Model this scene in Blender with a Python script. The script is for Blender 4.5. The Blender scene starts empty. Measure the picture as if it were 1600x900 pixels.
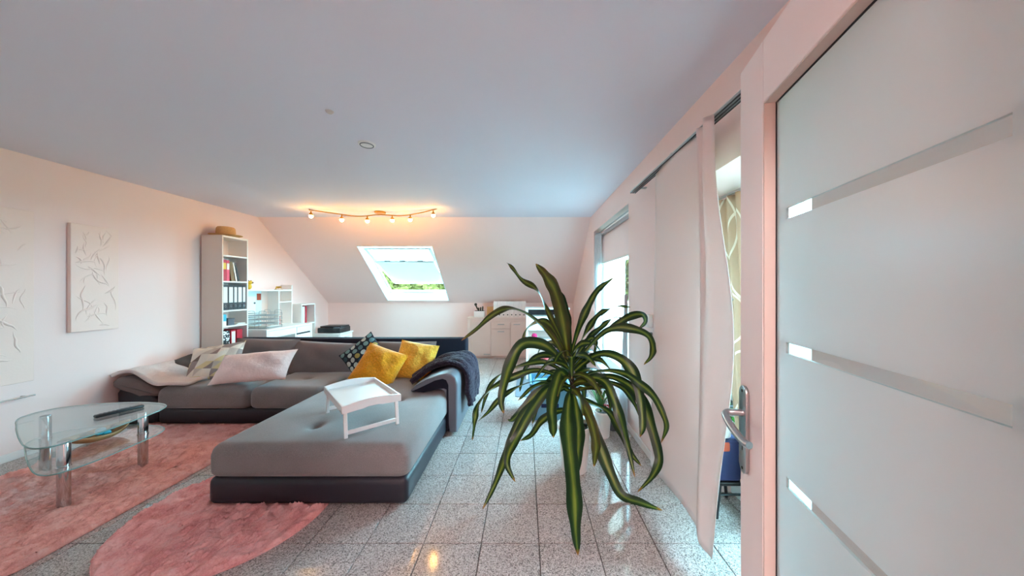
import bpy, bmesh, math, random
import numpy as np
from mathutils import Vector, Matrix

random.seed(7)
rng = np.random.default_rng(7)
PI = math.pi
scene = bpy.context.scene
COL = scene.collection

# ------------------------------------------------------------------ camera
H = 1.35          # eye height
F = 493.0         # focal length in pixels of the 1600 px wide frame
cam_data = bpy.data.cameras.new('camera')
cam_data.sensor_width = 36.0
cam_data.lens = F / 1600.0 * 36.0
cam_data.shift_x = -20.0 / 1600.0
cam_data.shift_y = 2.0 / 1600.0
cam_data.clip_start = 0.02
cam = bpy.data.objects.new('camera', cam_data)
cam.location = (0, 0, H)
cam.rotation_euler = (PI / 2, 0, 0)
COL.objects.link(cam)
scene.camera = cam


def srgb(r, g, b):
    def f(c):
        c /= 255.0
        return c / 12.92 if c <= 0.04045 else ((c + 0.055) / 1.055) ** 2.4
    return (f(r), f(g), f(b), 1.0)


# ------------------------------------------------------------------ world, exposure
world = bpy.data.worlds.new('overcast_sky')
scene.world = world
world.use_nodes = True
bg = world.node_tree.nodes['Background']
bg.inputs[0].default_value = (0.40, 0.82, 1.0, 1)
bg.inputs[1].default_value = 18.5
vs = scene.view_settings
vs.view_transform = 'Standard'
vs.look = 'None'
vs.gamma = 1.0
vs.use_curve_mapping = False
vs.exposure = 1.76
scene.cycles.max_bounces = 10
scene.cycles.diffuse_bounces = 7
scene.cycles.glossy_bounces = 4
scene.cycles.transparent_max_bounces = 16
scene.cycles.sample_clamp_indirect = 6.0
scene.cycles.caustics_reflective = False
scene.cycles.caustics_refractive = False


def portal(loc, rot, sx, sy):
    l = bpy.data.lights.new('sky_portal', 'AREA')
    l.shape = 'RECTANGLE'
    l.size, l.size_y = sx, sy
    l.cycles.is_portal = True
    o = bpy.data.objects.new('sky_portal', l)
    o.location = loc
    o.rotation_euler = rot
    COL.objects.link(o)
    return o


SA = math.atan(0.799)                     # pitch of the roof slope
YT, YK, ZC, ZK = 4.78, 6.50, 2.444, 1.07  # slope top, knee wall, ceiling, knee height
XL, XR = -4.05, 1.00                      # side walls
portal((1.36, 3.80, 1.24), (0, PI / 2, 0), 1.9, 1.5)
portal((1.46, 1.60, 0.99), (0, PI / 2, 0), 1.96, 1.0)
_c = 1.36
portal((-2.17, YT + _c * math.cos(SA) + .30 * math.sin(SA), ZC - _c * math.sin(SA) + .30 * math.cos(SA)),
       (-SA, 0, 0), 1.24, 1.5)

# ------------------------------------------------------------------ node materials


class NT:
    def __init__(self, name):
        m = bpy.data.materials.new(name)
        m.use_nodes = True
        self.m = m
        self.nt = m.node_tree
        self.nt.nodes.clear()
        self.out = self.n('ShaderNodeOutputMaterial')

    def n(self, t, **kw):
        nd = self.nt.nodes.new(t)
        for k, v in kw.items():
            setattr(nd, k, v)
        return nd

    def l(self, a, b):
        self.nt.links.new(a, b)

    def val(self, sock, v):
        if hasattr(v, 'is_output'):
            self.l(v, sock)
        else:
            sock.default_value = v

    def math(self, op, a, b=None, c=None):
        nd = self.n('ShaderNodeMath', operation=op)
        self.val(nd.inputs[0], a)
        if b is not None:
            self.val(nd.inputs[1], b)
        if c is not None:
            self.val(nd.inputs[2], c)
        return nd.outputs[0]

    def noise(self, scale, detail=2, rough=0.5, vec=None, out='Fac'):
        nd = self.n('ShaderNodeTexNoise')
        nd.inputs['Scale'].default_value = scale
        nd.inputs['Detail'].default_value = detail
        nd.inputs['Roughness'].default_value = rough
        self.l(vec if vec is not None else self.pos(), nd.inputs['Vector'])
        return nd.outputs[out]

    def pos(self):
        if not hasattr(self, '_p'):
            self._p = self.n('ShaderNodeTexCoord').outputs['Object']
        return self._p

    def wpos(self):
        return self.n('ShaderNodeNewGeometry').outputs['Position']

    def uv(self):
        return self.n('ShaderNodeTexCoord').outputs['UV']

    def ramp(self, fac, stops, interp='LINEAR'):
        nd = self.n('ShaderNodeValToRGB')
        nd.color_ramp.interpolation = interp
        els = nd.color_ramp.elements
        els[0].position, els[0].color = stops[0]
        els[1].position, els[1].color = stops[-1]
        for p, c in stops[1:-1]:
            e = els.new(p)
            e.color = c
        self.l(fac, nd.inputs[0])
        return nd.outputs[0]

    def mixc(self, fac, a, b, blend='MIX'):
        nd = self.n('ShaderNodeMix', data_type='RGBA', blend_type=blend)
        self.val(nd.inputs[0], fac)
        self.val(nd.inputs[6], a)
        self.val(nd.inputs[7], b)
        return nd.outputs[2]

    def bump(self, height, strength=0.3, dist=0.01):
        nd = self.n('ShaderNodeBump')
        nd.inputs['Strength'].default_value = strength
        nd.inputs['Distance'].default_value = dist
        self.l(height, nd.inputs['Height'])
        return nd.outputs[0]

    def pbr(self, color, rough=0.5, metal=0.0, normal=None, spec=None, emit=None, estr=0, trans=0, sheen=0):
        p = self.n('ShaderNodeBsdfPrincipled')
        self.val(p.inputs['Base Color'], color)
        self.val(p.inputs['Roughness'], rough)
        p.inputs['Metallic'].default_value = metal
        if spec is not None:
            p.inputs['Specular IOR Level'].default_value = spec
        if normal is not None:
            self.l(normal, p.inputs['Normal'])
        if emit is not None:
            p.inputs['Emission Color'].default_value = emit
            p.inputs['Emission Strength'].default_value = estr
        if trans:
            p.inputs['Transmission Weight'].default_value = trans
        if sheen:
            p.inputs['Sheen Weight'].default_value = sheen
        self.l(p.outputs[0], self.out.inputs[0])
        return p


def shade(c, k):
    return (c[0] * k, c[1] * k, c[2] * k, 1)


def plain(name, rgb, rough=0.5, metal=0.0, var=0.06, scale=6.0, bump=0.0, bscale=80.0, spec=None, sheen=0):
    t = NT(name)
    c = srgb(*rgb)
    f = t.noise(scale, 3)
    col = t.mixc(f, shade(c, 1 - var), shade(c, 1 + var))
    nrm = None
    if bump:
        nrm = t.bump(t.noise(bscale, 2), bump, 0.004)
    t.pbr(col, rough, metal, nrm, spec, sheen=sheen)
    return t.m


def fabric(name, rgb, var=0.18, weave=420.0, rough=0.9, wr=3.0, wrs=0.25, sheen=0.0):
    t = NT(name)
    c = srgb(*rgb)
    f = t.noise(weave, 1, 0.6)
    f2 = t.noise(5, 2)
    ff = t.math('ADD', t.math('MULTIPLY', f, 0.7), t.math('MULTIPLY', f2, 0.3))
    col = t.ramp(ff, [(0.3, shade(c, 1 - var)), (0.7, shade(c, 1 + var))])
    hgt = t.math('ADD', t.math('MULTIPLY', f, 0.08), t.noise(wr, 3, 0.55))
    t.pbr(col, rough, 0, t.bump(hgt, wrs, 0.03), 0.2, sheen=sheen)
    return t.m


def schlick(t, r0=0.04):
    lw = t.n('ShaderNodeLayerWeight')
    lw.inputs[0].default_value = 0.5
    return t.math('ADD', t.math('MULTIPLY', t.math('POWER', lw.outputs['Facing'], 5.0), 1 - r0), r0)


def thin_glass(name, tint=(0.93, 0.97, 0.97, 1), gloss=1.0):
    t = NT(name)
    tr = t.n('ShaderNodeBsdfTransparent')
    tr.inputs[0].default_value = tint
    gl = t.n('ShaderNodeBsdfGlossy')
    gl.inputs['Roughness'].default_value = 0.02
    mx = t.n('ShaderNodeMixShader')
    t.l(t.math('MULTIPLY', schlick(t), gloss), mx.inputs[0])
    t.l(tr.outputs[0], mx.inputs[1])
    t.l(gl.outputs[0], mx.inputs[2])
    t.l(mx.outputs[0], t.out.inputs[0])
    return t.m


def translucent(name, rgb, mixf=0.5, rough=0.9, bump=0.0, wscale=3.0):
    t = NT(name)
    c = srgb(*rgb)
    df = t.n('ShaderNodeBsdfDiffuse')
    tl = t.n('ShaderNodeBsdfTranslucent')
    f = t.noise(wscale, 2)
    col = t.mixc(f, shade(c, 0.96), shade(c, 1.03))
    t.l(col, df.inputs[0])
    t.l(col, tl.inputs[0])
    if bump:
        b = t.bump(t.noise(300, 1), bump, 0.002)
        t.l(b, df.inputs['Normal'])
    mx = t.n('ShaderNodeMixShader')
    mx.inputs[0].default_value = mixf
    t.l(df.outputs[0], mx.inputs[1])
    t.l(tl.outputs[0], mx.inputs[2])
    t.l(mx.outputs[0], t.out.inputs[0])
    return t.m


def emitter(name, rgb, strength):
    t = NT(name)
    e = t.n('ShaderNodeEmission')
    e.inputs[0].default_value = srgb(*rgb)
    e.inputs[1].default_value = strength
    t.l(e.outputs[0], t.out.inputs[0])
    return t.m


MAT = {}
MAT['wall'] = plain('wall_paint', (246, 220, 214), 0.9, var=0.012, scale=2, bump=0.08, bscale=120)
MAT['ceiling'] = plain('ceiling_paint', (227, 221, 229), 0.75, var=0.012, scale=2, bump=0.05, bscale=160)
MAT['white'] = plain('white_lacquer', (236, 232, 228), 0.4, var=0.015)
MAT['trim'] = plain('white_trim', (236, 226, 222), 0.5, var=0.015)
MAT['door'] = plain('door_lacquer', (238, 226, 222), 0.45, var=0.01)
MAT['bead'] = plain('door_bead', (204, 190, 180), 0.5, var=0.02)
MAT['pvc'] = plain('window_pvc', (226, 238, 238), 0.35, var=0.01)
MAT['grout'] = plain('grout', (96, 90, 88), 0.9, var=0.1, scale=40)
MAT['chrome'] = plain('chrome', (205, 208, 210), 0.12, 1.0, var=0.02)
MAT['steel'] = plain('brushed_steel', (186, 188, 190), 0.32, 1.0, var=0.04, scale=30)
MAT['dark_metal'] = plain('dark_metal', (52, 52, 56), 0.45, 0.6, var=0.05)
MAT['black'] = plain('black_plastic', (26, 26, 30), 0.4, var=0.1)
MAT['glass'] = thin_glass('window_glass')
MAT['table_glass'] = thin_glass('table_glass', (0.88, 0.95, 0.95, 1), 1.25)
MAT['clear'] = thin_glass('clear_strip_glass', (0.9, 0.95, 0.95, 1), 0.8)
MAT['cream'] = plain('cream_laminate', (238, 214, 204), 0.5, var=0.02)
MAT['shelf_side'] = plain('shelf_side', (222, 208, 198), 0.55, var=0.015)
MAT['straw'] = plain('straw', (206, 158, 104), 0.85, var=0.2, scale=60, bump=0.6, bscale=150)
MAT['red'] = plain('red_cover', (190, 30, 52), 0.5, var=0.1, scale=20)
MAT['pinkred'] = plain('pink_red_cover', (222, 66, 92), 0.5, var=0.2, scale=30)
MAT['brown'] = plain('brown_cover', (132, 100, 60), 0.6, var=0.1)
MAT['paper'] = plain('paper', (238, 234, 226), 0.8, var=0.02)
MAT['binder'] = plain('binder_black', (58, 60, 64), 0.6, var=0.15, scale=80)
MAT['label'] = plain('binder_label', (232, 230, 226), 0.7, var=0.02)
MAT['cyan'] = plain('cyan_card', (58, 176, 200), 0.5, var=0.05)
MAT['greybox'] = plain('grey_box', (92, 96, 104), 0.6, var=0.05)
MAT['board'] = plain('magnet_board', (218, 234, 234), 0.3, var=0.01)
MAT['yellow_toy'] = plain('yellow_toy', (226, 186, 44), 0.5, var=0.05)
MAT['gold'] = plain('gold', (196, 140, 50), 0.35, 0.7, var=0.1)
MAT['navy'] = plain('navy_cloth', (28, 34, 72), 0.85, var=0.12, scale=30)
MAT['soil'] = plain('soil', (32, 26, 26), 0.95, var=0.4, scale=60, bump=1.0, bscale=90)
MAT['pot'] = plain('white_ceramic', (240, 234, 230), 0.35, var=0.015)
MAT['terracotta'] = plain('terracotta', (176, 70, 44), 0.8, var=0.1)
MAT['cactus'] = plain('cactus', (58, 54, 40), 0.8, var=0.25, scale=60)
MAT['trunk'] = plain('plant_cane', (54, 44, 34), 0.9, var=0.3, scale=40, bump=0.6, bscale=60)
MAT['bluegrey'] = plain('blue_grey_plastic', (104, 146, 166), 0.45, var=0.03)
MAT['mat'] = fabric('grey_mat', (112, 118, 126), 0.2)
MAT['magenta'] = plain('magenta_toy', (214, 38, 110), 0.6, var=0.15, scale=60)
MAT['shoe'] = plain('pink_knit', (226, 100, 104), 0.8, var=0.25, scale=50)
MAT['redflower'] = plain('red_petals', (190, 26, 32), 0.6, var=0.25, scale=50)
MAT['smallleaf'] = plain('small_leaf', (62, 110, 44), 0.5, var=0.3, scale=30)
MAT['canvas'] = None
MAT['sofa'] = fabric('sofa_grey_weave', (132, 125, 125), 0.22, 260, wrs=0.10, sheen=0.3)
MAT['sofa_pad'] = fabric('sofa_back_grey', (122, 108, 106), 0.15, 320, wr=5, wrs=0.35)
MAT['sofa_dark'] = plain('sofa_dark_leatherette', (38, 34, 44), 0.45, var=0.08, scale=8, bump=0.15, bscale=200)
MAT['sofa_arm'] = plain('sofa_arm_leatherette', (96, 96, 104), 0.42, var=0.06, scale=8, bump=0.12, bscale=200)
MAT['sofa_back_dark'] = plain('sofa_back_leatherette', (30, 27, 38), 0.8, var=0.08, scale=8, bump=0.15, bscale=200, spec=0.15)
MAT['yellow'] = fabric('mustard_velvet', (226, 150, 26), 0.16, 60, wr=12, wrs=0.7, sheen=0.3)
MAT['yellow2'] = fabric('light_mustard_velvet', (238, 180, 66), 0.16, 60, wr=14, wrs=0.8, sheen=0.3)
MAT['pinkpillow'] = fabric('pale_pink_satin', (250, 228, 224), 0.04, 200, 0.6, wr=9, wrs=0.6)
MAT['greypillow'] = fabric('dark_grey_pillow', (92, 88, 88), 0.1, 250, wr=6, wrs=0.4)
MAT['blanket'] = fabric('pale_blanket', (222, 208, 204), 0.05, 150, wr=10, wrs=0.6)
MAT['throw'] = fabric('plum_plush', (44, 32, 48), 0.35, 160, 0.95, wr=40, wrs=0.9, sheen=0.15)
MAT['tray'] = plain('tray_white', (226, 222, 220), 0.35, var=0.01)
MAT['curtain'] = translucent('panel_curtain', (246, 231, 226), 0.17, wscale=1.5)
MAT['sheer'] = translucent('sheer_curtain', (236, 238, 240), 0.55)
MAT['blind'] = translucent('roller_blind', (244, 222, 218), 0.06)
MAT['skyblind'] = translucent('skylight_blind', (214, 232, 236), 0.035)
MAT['bulb'] = emitter('lit_bulb', (255, 188, 98), 92.0)
MAT['hallfill'] = emitter('hall_fill_glow', (255, 233, 230), 56.0)  # glow of the fill lamp added in the hallway
MAT['roof_tile'] = plain('parapet_cap', (196, 130, 120), 0.8, var=0.1)
MAT['render'] = plain('outside_render', (150, 150, 150), 0.9, var=0.03)
MAT['lawn'] = plain('lawn', (96, 124, 70), 0.95, var=0.3, scale=0.8)
MAT['bark'] = plain('bark', (92, 78, 62), 0.95, var=0.3, scale=10)


def make_special():
    # polished speckled granite
    t = NT('speckled_granite')
    p = t.wpos()
    v = t.n('ShaderNodeTexVoronoi')
    v.inputs['Scale'].default_value = 240
    t.l(p, v.inputs['Vector'])
    sep = t.n('ShaderNodeSeparateColor')
    t.l(v.outputs['Color'], sep.inputs[0])
    c1 = t.ramp(sep.outputs[0], [(0.0, srgb(92, 86, 86)), (0.10, srgb(134, 125, 122)), (0.26, srgb(170, 159, 155)),
                                 (0.55, srgb(192, 181, 177)), (0.85, srgb(212, 202, 198))], 'CONSTANT')
    n = t.noise(9, 3, 0.6, p)
    oi = t.n('ShaderNodeObjectInfo')
    c2 = t.mixc(t.math('MULTIPLY', n, 0.22), c1, srgb(178, 164, 158))
    tint = t.math('ADD', t.math('MULTIPLY', oi.outputs['Random'], 0.10), 0.92)
    cc = t.n('ShaderNodeCombineColor')
    for i in range(3):
        t.l(tint, cc.inputs[i])
    c3 = t.mixc(1.0, c2, cc.outputs[0], 'MULTIPLY')
    t.pbr(c3, 0.10, 0, None, 0.6)
    MAT['granite'] = t.m
    # dracaena leaf: lime stripe along the middle
    t = NT('dracaena_leaf')
    s = t.n('ShaderNodeSeparateXYZ')
    t.l(t.uv(), s.inputs[0])
    d = t.math('ABSOLUTE', t.math('SUBTRACT', s.outputs[0], 0.5))
    st = t.n('ShaderNodeMapping')
    st.inputs['Scale'].default_value = (26, 1.6, 1)
    t.l(t.uv(), st.inputs[0])
    nz = t.noise(1.0, 3, 0.6, st.outputs[0])
    oi = t.n('ShaderNodeObjectInfo')
    lg = t.n('ShaderNodeMapping')
    lg.inputs['Scale'].default_value = (2.0, 5.0, 1)
    t.l(t.uv(), lg.inputs[0])
    t.l(t.math('MULTIPLY', oi.outputs['Random'], 40.0), lg.inputs['Location'])
    fade = t.noise(1.0, 2, 0.5, lg.outputs[0])
    d2 = t.math('ADD', d, t.math('MULTIPLY', t.math('SUBTRACT', nz, 0.5), 0.26))
    d2 = t.math('ADD', d2, t.math('MULTIPLY', t.math('SUBTRACT', fade, 0.48), 0.34))
    col = t.ramp(d2, [(0.0, srgb(122, 136, 50)), (0.08, srgb(88, 112, 38)), (0.19, srgb(42, 74, 26)),
                      (0.30, srgb(20, 46, 20)), (0.5, srgb(24, 52, 26))])
    gold = t.math('MULTIPLY', t.math('GREATER_THAN', oi.outputs['Random'], 0.8), t.math('MULTIPLY', fade, fade))
    col = t.mixc(t.math('MULTIPLY', gold, 0.55), col, srgb(136, 104, 36))
    tip = t.ramp(s.outputs[1], [(0.0, (0, 0, 0, 1)), (0.955, (0, 0, 0, 1)), (0.985, (1, 1, 1, 1))])
    col = t.mixc(tip, col, srgb(150, 104, 44))
    p = t.pbr(col, 0.34, 0, t.bump(nz, 0.15, 0.002), 0.28)
    MAT['leaf'] = t.m
    # rug pile and backing
    for nm, a, b, c in (('rug_pile', (214, 138, 130), (244, 176, 166), (252, 204, 196)),
                        ('round_rug_pile', (216, 132, 130), (246, 174, 170), (254, 206, 202))):
        t = NT(nm)
        f = t.noise(7, 4, 0.65, t.wpos())
        f2 = t.noise(160, 1, 0.5, t.wpos())
        ff = t.math('ADD', t.math('MULTIPLY', f, 0.75), t.math('MULTIPLY', f2, 0.25))
        col = t.ramp(ff, [(0.3, srgb(*a)), (0.5, srgb(*b)), (0.72, srgb(*c))])
        t.pbr(col, 0.95, 0, None, 0.1)
        MAT[nm] = t.m
    # sandblasted door glass
    t = NT('frosted_glass')
    df = t.n('ShaderNodeBsdfDiffuse')
    tl = t.n('ShaderNodeBsdfTranslucent')
    df.inputs[0].default_value = srgb(232, 238, 238)
    tl.inputs[0].default_value = srgb(240, 248, 248)
    gl = t.n('ShaderNodeBsdfGlossy')
    gl.inputs['Roughness'].default_value = 0.25
    m1 = t.n('ShaderNodeMixShader')
    m1.inputs[0].default_value = 0.72
    t.l(df.outputs[0], m1.inputs[1])
    t.l(tl.outputs[0], m1.inputs[2])
    m2 = t.n('ShaderNodeMixShader')
    t.l(t.math('MULTIPLY', schlick(t), 0.5), m2.inputs[0])
    t.l(m1.outputs[0], m2.inputs[1])
    t.l(gl.outputs[0], m2.inputs[2])
    t.l(m2.outputs[0], t.out.inputs[0])
    MAT['frosted'] = t.m
    # beige curtain printed with thin loops
    t = NT('loop_print_curtain')
    total = None
    sx = t.n('ShaderNodeSeparateXYZ')
    t.l(t.uv(), sx.inputs[0])
    for (cx, cy, r, e) in ((.20, .95, .16, .7), (.55, .80, .2, .6), (.3, .62, .2, .9), (.75, .60, .14, .8), (.2, .40, .15, .7), (.62, .38, .21, .8), (.3, .15, .2, .8), (.8, .9, .18, .7), (.85, .2, .2, .7)):
        dx = t.math('SUBTRACT', sx.outputs[0], cx)
        dy = t.math('MULTIPLY', t.math('SUBTRACT', sx.outputs[1], cy), 2.2 * e)
        rr = t.math('SQRT', t.math('ADD', t.math('MULTIPLY', dx, dx), t.math('MULTIPLY', dy, dy)))
        k = t.math('LESS_THAN', t.math('ABSOLUTE', t.math('SUBTRACT', rr, r)), 0.007)
        total = k if total is None else t.math('MAXIMUM', total, k)
    col = t.mixc(total, srgb(196, 164, 138), srgb(240, 226, 210))
    df = t.n('ShaderNodeBsdfDiffuse')
    tl = t.n('ShaderNodeBsdfTranslucent')
    t.l(col, df.inputs[0])
    t.l(col, tl.inputs[0])
    mx = t.n('ShaderNodeMixShader')
    mx.inputs[0].default_value = 0.04
    t.l(df.outputs[0], mx.inputs[1])
    t.l(tl.outputs[0], mx.inputs[2])
    t.l(mx.outputs[0], t.out.inputs[0])
    MAT['loops'] = t.m
    # cushion with grey, yellow and white triangles
    t = NT('triangle_print')
    mp = t.n('ShaderNodeMapping')
    mp.inputs['Scale'].default_value = (6.2, 5.2, 1)
    mp.inputs['Rotation'].default_value = (0, 0, 0.2)
    t.l(t.uv(), mp.inputs[0])
    s = t.n('ShaderNodeSeparateXYZ')
    t.l(mp.outputs[0], s.inputs[0])
    a = s.outputs[0]
    b = s.outputs[1]
    q1 = t.math('FLOOR', a)
    q2 = t.math('FLOOR', b)
    tri = t.math('GREATER_THAN', t.math('FRACT', a), t.math('FRACT', b))
    cx = t.n('ShaderNodeCombineXYZ')
    t.l(q1, cx.inputs[0])
    t.l(q2, cx.inputs[1])
    t.l(tri, cx.inputs[2])
    wn = t.n('ShaderNodeTexWhiteNoise', noise_dimensions='3D')
    t.l(cx.outputs[0], wn.inputs['Vector'])
    col = t.ramp(wn.outputs[0], [(0.0, srgb(232, 224, 212)), (0.28, srgb(160, 146, 142)), (0.45, srgb(224, 206, 160)),
                                 (0.62, srgb(206, 196, 186)), (0.8, srgb(128, 112, 104)), (0.9, srgb(238, 228, 214))], 'CONSTANT')
    t.pbr(col, 0.85, 0, t.bump(t.noise(9, 3), 0.4, 0.02), 0.2)
    MAT['triangles'] = t.m
    # dark cushion with teal, white and ochre dots
    t = NT('dot_print')
    mp = t.n('ShaderNodeMapping')
    mp.inputs['Scale'].default_value = (6, 6, 1)
    t.l(t.uv(), mp.inputs[0])
    s = t.n('ShaderNodeSeparateXYZ')
    t.l(mp.outputs[0], s.inputs[0])
    fx = t.math('SUBTRACT', t.math('FRACT', s.outputs[0]), 0.5)
    fy = t.math('SUBTRACT', t.math('FRACT', s.outputs[1]), 0.5)
    r = t.math('SQRT', t.math('ADD', t.math('MULTIPLY', fx, fx), t.math('MULTIPLY', fy, fy)))
    dot = t.math('LESS_THAN', r, 0.40)
    cx = t.n('ShaderNodeCombineXYZ')
    t.l(t.math('FLOOR', s.outputs[0]), cx.inputs[0])
    t.l(t.math('FLOOR', s.outputs[1]), cx.inputs[1])
    wn = t.n('ShaderNodeTexWhiteNoise', noise_dimensions='2D')
    t.l(cx.outputs[0], wn.inputs['Vector'])
    dc = t.ramp(wn.outputs[0], [(0.0, srgb(120, 152, 150)), (0.35, srgb(196, 204, 196)), (0.6, srgb(96, 128, 132)),
                                (0.78, srgb(170, 150, 84)), (0.9, srgb(60, 84, 92))], 'CONSTANT')
    t.pbr(t.mixc(dot, srgb(38, 44, 54), dc), 0.85, 0, None, 0.2)
    MAT['dots'] = t.m
    # crumpled plaster relief picture
    t = NT('plaster_relief')
    t.pbr(t.mixc(t.noise(4, 2), srgb(244, 216, 205), srgb(248, 224, 214)), 0.85, 0, t.bump(t.noise(70, 2), 0.1, 0.004), 0.2)
    MAT['canvas'] = t.m
    # leaves of the trees outside
    t = NT('tree_leaves')
    oi = t.noise(3.0, 2, 0.5, t.wpos())
    col = t.ramp(oi, [(0.3, srgb(48, 46, 22)), (0.5, srgb(78, 72, 38)), (0.7, srgb(112, 100, 62))])
    df = t.n('ShaderNodeBsdfDiffuse')
    tl = t.n('ShaderNodeBsdfTranslucent')
    t.l(col, df.inputs[0])
    t.l(col, tl.inputs[0])
    mx = t.n('ShaderNodeMixShader')
    mx.inputs[0].default_value = 0.4
    t.l(df.outputs[0], mx.inputs[1])
    t.l(tl.outputs[0], mx.inputs[2])
    t.l(mx.outputs[0], t.out.inputs[0])
    MAT['treeleaf'] = t.m
    # black binder cover printed with white blossoms
    t = NT('blossom_print')
    v = t.n('ShaderNodeTexVoronoi')
    v.inputs['Scale'].default_value = 38
    t.l(t.pos(), v.inputs['Vector'])
    sx = t.n('ShaderNodeSeparateXYZ')
    t.l(t.pos(), sx.inputs[0])
    mask = t.math('LESS_THAN', t.noise(11, 1), 0.5)
    k = t.math('MULTIPLY', t.math('LESS_THAN', v.outputs['Distance'], 0.5), mask)
    t.pbr(t.mixc(k, srgb(40, 44, 48), srgb(232, 232, 232)), 0.5)
    MAT['blossom'] = t.m


make_special()

# ------------------------------------------------------------------ mesh helpers


def NB():
    return bmesh.new()


def M4(loc=(0, 0, 0), rz=0.0, rx=0.0, ry=0.0, sc=(1, 1, 1)):
    return (Matrix.Translation(loc) @ Matrix.Rotation(rz, 4, 'Z') @ Matrix.Rotation(ry, 4, 'Y')
            @ Matrix.Rotation(rx, 4, 'X') @ Matrix.Diagonal((sc[0], sc[1], sc[2], 1)))


def box(bm, lo, hi, bev=0.0, seg=2, M=None):
    lo, hi = Vector(lo), Vector(hi)
    c, s = (lo + hi) / 2, hi - lo
    r = bmesh.ops.create_cube(bm, size=1.0, matrix=Matrix.Translation(c) @ Matrix.Diagonal((s.x, s.y, s.z, 1)))
    vs_ = r['verts']
    if bev > 0:
        es = list({e for v in vs_ for e in v.link_edges})
        r2 = bmesh.ops.bevel(bm, geom=es, offset=min(bev, min(s) * 0.49), segments=seg, profile=0.5, affect='EDGES')
        vs_ = list({v for f in r2['faces'] for v in f.verts} | {v for v in vs_ if v.is_valid})
    if M is not None:
        bmesh.ops.transform(bm, matrix=M, verts=[v for v in vs_ if v.is_valid])
    return vs_


def addmesh(bm, verts, faces, M=None):
    vv = [bm.verts.new((M @ Vector(v)) if M is not None else v) for v in verts]
    for f in faces:
        try:
            bm.faces.new([vv[i] for i in f])
        except ValueError:
            pass
    return vv


def cyl(bm, p0, p1, r0, r1=None, n=16, caps=True):
    p0, p1 = Vector(p0), Vector(p1)
    r1 = r0 if r1 is None else r1
    d = (p1 - p0)
    q = d.to_track_quat('Z', 'Y').to_matrix()
    vs_, fs = [], []
    for p, r in ((p0, r0), (p1, r1)):
        for i in range(n):
            a = 2 * PI * i / n
            vs_.append(p + q @ Vector((r * math.cos(a), r * math.sin(a), 0)))
    for i in range(n):
        j = (i + 1) % n
        fs.append((i, j, n + j, n + i))
    if caps:
        fs.append(tuple(range(n - 1, -1, -1)))
        fs.append(tuple(range(n, 2 * n)))
    return addmesh(bm, vs_, fs)


def catmull(pts, n=8, closed=False):
    P = [Vector(p) for p in pts]
    out = []
    m = len(P)
    rngk = range(m) if closed else range(m - 1)
    for i in rngk:
        if closed:
            a, b, c, d = P[(i - 1) % m], P[i], P[(i + 1) % m], P[(i + 2) % m]
        else:
            a = P[i - 1] if i else P[0] * 2 - P[1]
            b, c = P[i], P[i + 1]
            d = P[i + 2] if i + 2 < m else P[-1] * 2 - P[-2]
        for k in range(n):
            t = k / n
            out.append(0.5 * ((2 * b) + (c - a) * t + (2 * a - 5 * b + 4 * c - d) * t * t + (3 * b - a - 3 * c + d) * t ** 3))
    if not closed:
        out.append(P[-1])
    return out


def tube(bm, pts, r, n=8, closed=False):
    P = [Vector(p) for p in pts]
    m = len(P)
    vs_, fs = [], []
    up = Vector((0, 0, 1))
    prev = None
    for i in range(m):
        if closed:
            T = P[(i + 1) % m] - P[i - 1]
        else:
            T = P[min(i + 1, m - 1)] - P[max(i - 1, 0)]
        T.normalize()
        if prev is None:
            s = T.cross(up)
            if s.length < 1e-3:
                s = T.cross(Vector((1, 0, 0)))
        else:
            s = prev - T * prev.dot(T)
        s.normalize()
        prev = s
        u = T.cross(s)
        rr = r[i] if isinstance(r, (list, tuple)) else r
        for k in range(n):
            a = 2 * PI * k / n
            vs_.append(P[i] + s * (rr * math.cos(a)) + u * (rr * math.sin(a)))
    for i in range(m if closed else m - 1):
        for k in range(n):
            a, b = i * n + k, i * n + (k + 1) % n
            c, d = ((i + 1) % m) * n + (k + 1) % n, ((i + 1) % m) * n + k
            fs.append((a, b, c, d))
    if not closed:
        fs.append(tuple(range(n)))
        fs.append(tuple(range((m - 1) * n, m * n)))
    return addmesh(bm, vs_, fs)


def lathe(bm, prof, loc=(0, 0, 0), n=28, M=None):
    vs_, fs = [], []
    L = Vector(loc)
    for r, z in prof:
        for i in range(n):
            a = 2 * PI * i / n
            vs_.append(L + Vector((r * math.cos(a), r * math.sin(a), z)))
    for k in range(len(prof) - 1):
        for i in range(n):
            j = (i + 1) % n
            fs.append((k * n + i, k * n + j, (k + 1) * n + j, (k + 1) * n + i))
    if prof[0][0] > 1e-6:
        fs.append(tuple(range(n - 1, -1, -1)))
    if prof[-1][0] > 1e-6:
        fs.append(tuple(range((len(prof) - 1) * n, len(prof) * n)))
    return addmesh(bm, vs_, fs, M)


def ball(bm, c, r, sc=(1, 1, 1), u=14, v=9, M=None):
    m = Matrix.Translation(c) @ Matrix.Diagonal((sc[0], sc[1], sc[2], 1))
    if M is not None:
        m = M @ m
    bmesh.ops.create_uvsphere(bm, u_segments=u, v_segments=v, radius=r, matrix=m)


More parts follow.
